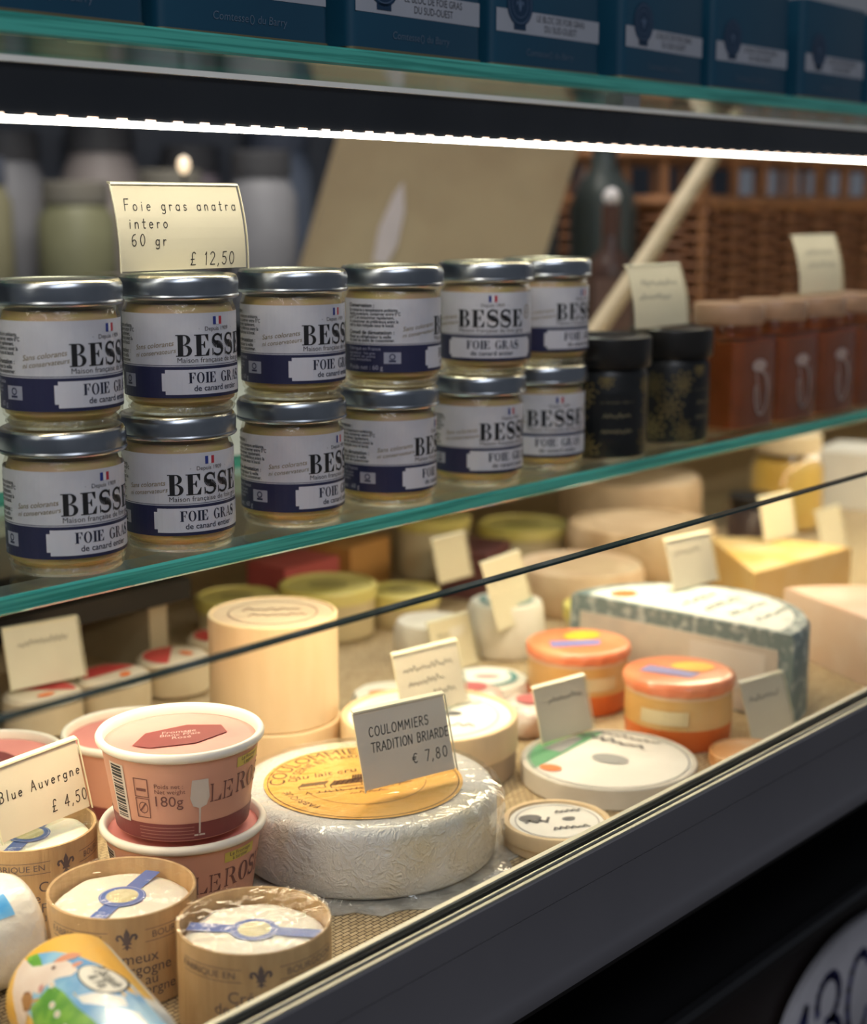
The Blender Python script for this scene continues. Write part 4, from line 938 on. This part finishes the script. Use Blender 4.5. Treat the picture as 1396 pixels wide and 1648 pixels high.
price_card((.892, .770), (.940, .768), D985 + .0002, .042, R_(18), 'pale price card in front of the plain wrapped white cheese', w_scr(1, 9), .006)
def foil_cheese(X, Y, label, s_=1.0):
    t = thing('small_wrapped_cheese', label, 'cheese', (X, Y, D985 + .0002), face_cam(X, Y, 20), 'small brown and pink wrapped cheeses')
    random.seed(int(X * 1000 + Y * 77))
    ph = random.uniform(0, 6)
    MB().lathe([(.022 * s_, 0), (.026 * s_, .004), (.025 * s_, .016), (.018 * s_, .021), (.002, .022)], 40, f=lambda i, a, r, z: (r * (1 + .05 * math.sin(a * 7 + ph + i)), z)).build('wrapper', mat('wrap_pinkbrown', (0.58, 0.40, 0.34), 0.4, (0.80, 0.72, 0.66), 70, bump=0.5, coat=0.4), t, 50)
    P2().ell(0, 0, .011 * s_, .011 * s_).onto(flat(.0226), 'top_label', mat('wrap_red', (0.50, 0.13, 0.13), 0.5), t)
foil_cheese(.842, .640, 'small pink-brown wrapped cheese behind the flat green cheese', 1.0)
foil_cheese(.838, .690, 'small pink-brown wrapped cheese right behind the camembert box', .9)
# yellow-lidded pots
YL = mat('lid_yellow', (0.66, 0.58, 0.16), 0.45, (0.72, 0.63, 0.24), 16)
def yellow_pot(X, Y, R, H, label, mk=True):
    t = thing('yellow_lid_pot', label, 'cheese pot', (X, Y, D985 + .0002), face_cam(X, Y), 'yellow-lidded pots at the back')
    MB().lathe([(R * .9, 0), (R * .95, .002), (R * .97, H - .010)], 40).build('pot', mat('pot_ivory', (0.66, 0.58, 0.38), 0.45, (0.60, 0.50, 0.30), 20), t, 40)
    MB().lathe([(R * .98, H - .012), (R * 1.02, H - .011), (R * 1.02, H - .001), (R * .98, H), (R * .90, H), (R * .88, H - .0015), (.002, H - .0015)], 40).build('lid', YL, t, 40)
    if mk: P2().ell(0, 0, R * .42, R * .34).onto(flat(H - .0010), 'lid_print', mat('print_olive', (0.46, 0.40, 0.14), 0.5), t)
yellow_pot(.931, .931, .0420, .044, 'large yellow-lidded pot in the middle of the back row')
yellow_pot(.862, .972, .0350, .040, 'yellow-lidded pot at the left of the back row')
yellow_pot(1.000, .905, .0320, .030, 'low yellow-lidded pot right of the large yellow one')
yellow_pot(1.245, .960, .0460, .046, 'far yellow-lidded pot high in the back row, left of the beige panel')
yellow_pot(1.160, 1.010, .0380, .060, 'tall yellow-lidded pot at the very back')
yellow_pot(1.060, .735, .0300, .034, 'yellow-lidded pot between the white cheese and the half wheel', False)
price_card((1.011, .872), (1.057, .872), D985 + .036, .040, R_(14), 'small pale price card between the yellow-lidded pots', None, .006)
def carton(X, Y, w_, d_, h_, c, label, rz, c2=None, z=D985 + .0002, name='cheese_carton'):
    t = thing(name, label, 'cheese', (X, Y, z), rz, 'small cheese cartons')
    m = mat('carton_%d%d%d' % tuple(int(v * 99) for v in c), c, 0.5, c2, 40)
    MB().box(-w_, -d_, 0, w_, d_, h_).build('carton', m, t)
    return t
def wedge(name, label, X, Y, rz, L, wd, H, side, top, z=D985 + .0002):
    t = thing(name, label, 'cheese', (X, Y, z), rz, 'wedges of cheese')
    pts = [(0, 0)] + [(L * math.cos(a), L * math.sin(a)) for a in [(-wd / 2 + wd * k / 8) for k in range(9)]]
    MB().prism_z(pts, 0, H).build('wedge', side, t, 30)
    MB().prism_z([(x_ * .97 + .001, y_ * .97) for x_, y_ in pts], H, H + .0012).build('rind', top, t, 30)
    return t
wedge('cheese_wedge', 'peach-coloured cheese wedge at the right edge behind the rail', 1.085, .490, R_(38), .13, R_(50), .052, mat('wedge_peach', (0.76, 0.56, 0.42), 0.5, (0.80, 0.64, 0.52), 24), mat('wedge_pink', (0.80, 0.52, 0.36), 0.5, (0.84, 0.66, 0.52), 22))
wedge('cheese_wedge', 'large golden cheese wedge behind the half wheel', 1.180, .655, R_(20), .155, R_(52), .050, mat('wedge_gold', (0.74, 0.48, 0.16), 0.5, (0.78, 0.56, 0.26), 16), mat('wedge_ochre', (0.72, 0.44, 0.12), 0.5, (0.78, 0.58, 0.30), 20))
wedge('cheese_wedge', 'beige cheese wedge in the far right of the case', 1.345, .585, R_(8), .15, R_(44), .045, mat('wedge_beige', (0.70, 0.58, 0.42), 0.5), mat('wedge_tan', (0.66, 0.46, 0.28), 0.5))
price_card((1.290, .706), (1.345, .702), D985 + .0520, .042, R_(12), 'blurred price card on the golden wedge before the lantern jar', None, .006)
price_card((1.110, .500), (1.165, .498), D985 + .0002, .050, R_(14), 'blurred price card before the peach wedge at the right edge', None, .006)
price_card((1.470, .735), (1.525, .735), D985 + .0002, .050, R_(14), 'far blurred price card at the right edge above the golden wedge', None, .006)
def tomme(X, Y, R, H, label, c, c2):
    t = thing('tomme_wheel', label, 'cheese', (X, Y, D985 + .0002), 0, 'brown-rinded wheels at the back')
    nm = 'rind_%d' % int(c[0] * 100)
    MB().lathe([(R * .95, 0), (R, .006), (R * 1.01, H * .5), (R, H - .006), (R * .95, H)], 48).build('rind', mat(nm, c, 0.7, c2, 30, bump=0.5), t, 50)
    P2().ell(0, 0, R * .6, R * .6).onto(flat(H + .0004), 'paper_disc', mat('disc_tan', (0.62, 0.46, 0.28), 0.6, (0.54, 0.38, 0.22), 20), t)
tomme(1.290, .845, .075, .055, 'brown-rinded wheel left of the others behind the half wheel', (0.44, 0.30, 0.16), (0.62, 0.46, 0.28))
tomme(1.440, .960, .080, .070, 'beige-rinded wheel in the back right of the case', (0.66, 0.50, 0.32), (0.58, 0.42, 0.26))
tomme(1.150, .820, .060, .040, 'small tan wheel behind the half wheel of blue cheese', (0.60, 0.42, 0.26), (0.68, 0.52, 0.34))
# lantern-like preserve jar
t = thing('tall_preserve_jar', 'tall glass jar of golden preserve with cream lid at the back right', 'jar', (1.600, .850, D985 + .0002), 0)
MB().lathe([(.036, .002), (.040, .006), (.040, .070), (.034, .082)], 40).build('preserve', mat('golden_preserve', (0.66, 0.46, 0.12), 0.3, (0.58, 0.36, 0.07), 20), t, 40)
MB().lathe([(.038, .0), (.042, .004), (.042, .072), (.036, .085), (.034, .090)], 40).build('glass_body', G_CLEAR, t, 40)
MB().lathe([(.036, .090), (.037, .092), (.037, .110), (.034, .112)], 40).build('lid', mat('lid_cream', (0.78, 0.66, 0.44), 0.4), t, 40)
t = thing('dark_jar', 'short dark jar beside the tall golden preserve jar', 'jar', (1.460, .815, D985 + .0002), 0)
MB().lathe([(.024, .0), (.027, .003), (.027, .045), (.023, .050)], 32).build('glass_body', mat('jar_dark', (0.06, 0.035, 0.025), 0.3), t, 40)
MB().lathe([(.025, .050), (.026, .052), (.026, .062), (.024, .063)], 32).build('lid', BLACK, t, 40)
t = thing('white_carton', 'white carton with orange side at the far right back of the case', 'carton', (1.80, .86, D985 + .0002), R_(10))
MB().box(-.05, -.04, 0, .05, .04, .07).build('carton', mat('carton_white', (0.80, 0.77, 0.68), 0.5), t)
MB().box(-.0505, -.041, .0, -.0200, -.0401, .05).build('side_panel', mat('carton_orange', (0.70, 0.38, 0.14), 0.5), t)
# left back corner: black riser, red and white cheeses, card
t = thing('black_riser', 'black plastic riser shelf in the back left of the case', 'riser', (.62, .995, D985), 0)
MB().box(-.26, -.055, .057, .165, .055, .074).build('riser_top', BLACK, t); 
for X in (-.25, .130): MB().box(X, -.045, .0002, X + .018, .05, 0.0575).build('riser_leg', mat('riser_tan', (0.40, 0.33, 0.22), 0.6), t)
MB().box(-.25, .046, .0002, .148, .052, 0.0575).build('riser_back', mat('riser_tan', (0, 0, 0)), t)
REDP = mat('print_red', (0.62, 0.07, 0.06), 0.5)
def redw(X, Y, rz, label, s_=1.0):
    t = thing('red_label_cheese', label, 'cheese', (X, Y, D985 + .0002), rz, 'red and white cheeses at the back left')
    MB().lathe([(.025 * s_, 0), (.028 * s_, .002), (.028 * s_, .024), (.025 * s_, .027), (.002, .027)], 36).build('cheese', mat('rind_cream', (0.78, 0.68, 0.50), 0.5, (0.72, 0.61, 0.43), 30), t, 40)
    P2().poly(arc(0, 0, .023 * s_, .023 * s_, -40, 130, 16)).onto(flat(.0274), 'red_label', REDP, t)
    P2().ell(-.004, -.010, .007, .004).onto(flat(.0277), 'orange_label', PRO, t)
redw(.617, .905, 0, 'cream cheese with red label at the left edge, below the big blurred card')
redw(.676, .902, .8, 'cream cheese with red label under the middle of the black riser')
redw(.736, .905, 1.6, 'cream cheese with red label by the right end of the black riser')
redw(.798, .922, 2.2, 'cream cheese with red label just right of the black riser', .9)
price_card((.598, .915), (.655, .905), D985 + .0280, .044, R_(14), 'big blurred price card at the left edge below the black riser', w_scr(1, 12), .006, mat('card_white', (0.80, 0.78, 0.72), 0.6))
for k, (X, Y, c, lb_) in enumerate(((.975, 1.02, (0.50, 0.10, 0.09), 'dark red carton behind the yellow-lidded pots'), (1.07, 1.04, (0.55, 0.28, 0.08), 'orange-brown carton behind the small pale card'), (1.13, .93, (0.14, 0.05, 0.05), 'very dark carton beside the small pale card'))):
    carton(X, Y, .035, .025, .045, c, lb_, R_(10 * k))

# ================================================================== BEHIND THE COUNTER
# kraft paper bag leaning over on the worktop
t = thing('paper_bag', 'large tan kraft paper bag leaning on the worktop behind the jars', 'paper bag', (1.425, 1.32, 1.1402), R_(-41))
KR = mat('kraft', (0.46, 0.36, 0.22), 0.7, (0.40, 0.30, 0.18), 8, bump=0.2)
b = MB(); W = .145; sh = .10
b.add([(-W, -.05, 0), (W, -.05, 0), (W, .05, 0), (-W, .05, 0), (-W + sh, -.045, .32), (W + sh * .95, -.045, .30), (W + sh * .95, .045, .30), (-W + sh, .045, .32), (-W + sh * .5, .0, .16), (W + sh * .48, .0, .15)],
      [(0, 3, 2, 1), (4, 5, 6, 7), (0, 1, 5, 4), (2, 3, 7, 6), (3, 0, 8), (0, 4, 8), (4, 7, 8), (7, 3, 8), (1, 2, 9), (2, 6, 9), (6, 5, 9), (5, 1, 9)])
b.build('bag_body', KR, t)
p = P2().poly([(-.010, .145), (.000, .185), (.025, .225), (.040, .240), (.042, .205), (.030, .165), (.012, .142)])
b = MB(); b.add([((x_ - .015) * .75, -.0515 + y_ * .014, y_) for x_, y_ in p.v], p.f); b.build('emblem_or_reflection', mat('reflection_pink', (0.66, 0.58, 0.58), 0.6), t)  # pinkish lamp reflection on the glass, painted here as a patch on the bag
# wicker basket
t = thing('wicker_basket', 'brown wicker basket standing on the worktop at the right', 'basket', (2.10, 1.12, 1.1402), R_(-6))
WK = mat('wicker', (0.27, 0.115, 0.052), 0.6, (0.20, 0.08, 0.036), 60, bump=0.3); WKL = mat('wicker_stake', (0.34, 0.15, 0.062), 0.6, (0.27, 0.12, 0.05), 40)
bw, bd, bh = .38, .12, .275
def loop(u):
    per = 2 * (2 * bw + 2 * bd); s_ = (u % 1.0) * per
    for (ax, ay, bx_, by_) in ((-bw, -bd, bw, -bd), (bw, -bd, bw, bd), (bw, bd, -bw, bd), (-bw, bd, -bw, -bd)):
        L = math.hypot(bx_ - ax, by_ - ay)
        if s_ <= L: q = s_ / L; return (ax + (bx_ - ax) * q, ay + (by_ - ay) * q, (by_ - ay) / L, -(bx_ - ax) / L)
        s_ -= L
    return (-bw, -bd, 0, -1)
NS = 32
stakes = [loop(k / NS) for k in range(NS)]
for k, (x_, y_, nx, ny) in enumerate(stakes): MB().tube([(x_, y_, 0), (x_, y_, bh - .005)], .0065, 6).build('stake', WKL, t, 60)
NR = 26
for r in range(NR):
    z = .006 + r * .0082
    if z > bh - .065: break
    pts = []
    for k in range(NS * 4 + 1):
        x_, y_, nx, ny = loop(k / (NS * 4)); o_ = .0085 * math.cos((k / 4 + r) * math.pi)
        pts.append((x_ + nx * o_, y_ + ny * o_, z))
    MB().tube(pts, .0041, 5, False).build('strand', WK, t, 60)
for z in (bh - .060, bh):
    pts = [loop(k / 64) for k in range(65)]
    MB().tube([(x_, y_, z) for x_, y_, _, _ in pts], .011, 6, False).build('rim', WKL, t, 60)
MB().box(-bw + .01, -bd + .01, .0, bw - .01, bd - .01, .006).build('basket_base', WK, t)
MB().box(-bw + .02, -bd + .02, .008, bw - .02, bd - .02, bh - .075).build('lining', mat('lining_navy', (0.025, 0.035, 0.06), 0.8), t)
# wooden stick leaning in front of the basket
stk = MB().tube([(1.255, .945, 1.1480), (1.46, .955, 1.30), (1.655, .965, 1.455)], .0100, 10).build('wooden_stick', mat('stick_wood', (0.60, 0.50, 0.34), 0.6, (0.54, 0.44, 0.29), 30), None, 60)
tag(stk, 'pale wooden stick leaning slantwise before the wicker basket', 'stick')
# wine bottles
def bottle(X, Y, c, label, s_=1.0):
    t = thing('wine_bottle', label, 'bottle', (X, Y, 1.1402), 0, 'dark bottles on the worktop')
    MB().lathe([(.036 * s_, 0), (.039 * s_, .004), (.039 * s_, .19 * s_), (.030 * s_, .215 * s_), (.015 * s_, .235 * s_), (.0145 * s_, .30 * s_)], 32).build('bottle', mat('bottle_%d' % int(c[1] * 1000), c, 0.35), t, 40)
    MB().lathe([(.0155 * s_, .255 * s_), (.0158 * s_, .303 * s_), (.012 * s_, .304 * s_)], 24).build('capsule', mat('capsule', (0.09, 0.04, 0.03), 0.4), t, 40)
    P2().rect(-.045, .05, .045, .13, 10).onto(cyl(.039 * s_, .0004), 'label_paper', mat('bottle_label_%d' % int(c[1] * 1000), tuple(min(1, v * 2 + .02) for v in c), 0.6), t)
bottle(1.665, 1.16, (0.055, 0.070, 0.070), 'dark green-grey bottle right next to the paper bag', 1.1)
bottle(1.80, 1.36, (0.060, 0.066, 0.072), 'slate-dark bottle, second from the paper bag', 1.0)
bottle(1.90, 1.44, (0.075, 0.040, 0.034), 'reddish-brown bottle behind the slate-dark ones', 1.1)
bottle(1.62, 1.42, (0.05, 0.062, 0.066), 'dark bottle hidden behind the right side of the paper bag', 1.1)
bottle(2.02, 1.44, (0.062, 0.036, 0.030), 'brown bottle close to the basket corner', 1.1)
bottle(1.494, 1.030, (0.066, 0.034, 0.028), 'short dark bottle with a white ball standing for a lamp reflection, before the basket corner', .70)
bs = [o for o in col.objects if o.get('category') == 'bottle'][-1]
MB().lathe([(.003, .2110), (.0075, .2140), (.0105, .2205), (.0075, .2275), (.003, .2310)], 20).build('reflection_ball', mat('reflection_white', (0.82, 0.78, 0.80), 0.3), bs, 60)  # white lamp reflection on the glass, modelled as a ball on the bottle

# rack with blurred goods on the left
t = thing('storage_rack', 'dark storage rack behind the counter at the left', 'rack', (1.50, 2.25, 0), R_(-30))
RK = mat('rack_grey', (0.08, 0.09, 0.105), 0.6)
for X in (-.75, .75):
    for Y in (-.12, .12): MB().box(X - .02, Y - .02, 0, X + .02, Y + .02, 2.0).build('rack_post', RK, t)
SZ = (.80, 1.18, 1.66)
for z in SZ: MB().box(-.77, -.14, z - .02, .77, .14, z).build('rack_shelf', RK, t)
MB().box(-.77, .141, .6, .77, .15, 2.0).build('rack_back', mat('rack_back', (0.24, 0.25, 0.28), 0.8, (0.17, 0.18, 0.21), 4), t)
cols = ((0.34, 0.34, 0.37), (0.27, 0.27, 0.16), (0.14, 0.17, 0.24), (0.42, 0.37, 0.36), (0.22, 0.24, 0.28), (0.32, 0.30, 0.19), (0.32, 0.27, 0.31))
cn = ('grey', 'olive', 'navy', 'beige', 'slate', 'mustard', 'mauve')
random.seed(31)
def jar_at(i, lx, ly, z, r, h, ci, label):
    a = R_(-30); X = 1.50 + lx * math.cos(a) - ly * math.sin(a); Y = 2.25 + lx * math.sin(a) + ly * math.cos(a)
    t = thing('storage_jar', label, 'jar', (X, Y, z + .0002), 0, 'blurred jars on the storage rack')
    MB().lathe([(r * .92, 0), (r, .006), (r, h * .72), (r * .8, h * .82), (r * .78, h * .84)], 28).build('jar_body', mat('store_%d' % ci, cols[ci], 0.45), t, 40)
    MB().lathe([(r * .84, h * .84), (r * .86, h * .86), (r * .86, h), (r * .8, h * 1.01)], 28).build('lid', mat('store_lid_%d' % (ci % 3), ((0.10, 0.10, 0.11), (0.30, 0.28, 0.24), (0.14, 0.16, 0.22))[ci % 3], 0.4), t, 40)
for si in range(2):
    lx = -.66
    for k in range(9):
        ci = (k * 3 + si * 2) % 7; r = random.uniform(.052, .068); h = random.uniform(.20, .26) + .06 * si
        jar_at(k, lx + .06 * si, -.065 + .135 * si, 1.18, r, h, ci, f'{ordn[k] if k < 6 else ("seventh", "eighth", "ninth")[k - 6]} {cn[ci]} jar from the left in the {("front", "rear")[si]} row of the storage rack')
        lx += .155
t = thing('small_lamp', 'little black stem lamp with tiny warm bulb before the storage rack', 'lamp', (1.262, 1.50, 1.1402), 0)
MB().lathe([(.03, 0), (.032, .002), (.032, .006), (.004, .010)], 24).build('lamp_base', BLACK, t, 40)
MB().tube([(0, 0, .008), (0, 0, .252)], .002, 8).build('lamp_stem', BLACK, t, 40)
MB().lathe([(.003, .250), (.006, .254), (.0075, .260), (.006, .267), (.002, .270)], 16).build('bulb', emissive('bulb_warm', (1.0, 0.72, 0.42), 1.4), t, 60)

# ================================================================== PLAQUE BELOW THE COUNTER FRONT
t = thing('enamel_plaque', 'white oval plaque with dark blue brush figures low under the counter front', 'sign', (1.195, .5540, .655), 0)
b = MB(); n = 48; ov = arc(0, 0, .135, .082, 0, 360, n)[:-1]
b.add([(x_, 0, z) for x_, z in ov] + [(x_, -.006, z) for x_, z in ov] + [(x_ * .95, -.008, z * .95) for x_, z in ov], [(i, (i + 1) % n, n + (i + 1) % n, n + i) for i in range(n)] + [(n + i, n + (i + 1) % n, 2 * n + (i + 1) % n, 2 * n + i) for i in range(n)] + [tuple(range(2 * n, 3 * n))])
b.build('plate', mat('enamel', (0.62, 0.60, 0.64), 0.35), t, 50)
p = P2(); p.stroke([(-.082, .012), (-.070, .028), (-.074, -.030)], .010); p.stroke(arc(-.030, .020, .020, .022, 200, -80), .009); p.stroke(arc(-.028, -.022, .024, .022, 100, -160), .009); p.stroke(arc(.030, .0, .022, .040, 40, 330), .009); p.stroke([(.075, .040), (.070, -.040)], .010); p.stroke([(.068, 0), (.098, .030)], .008)
b = MB(); b.add([(x_ - .024, -.0083, z + .012) for x_, z in p.v], p.f); b.build('figures', mat('brush_blue', (0.035, 0.04, 0.16), 0.5), t)
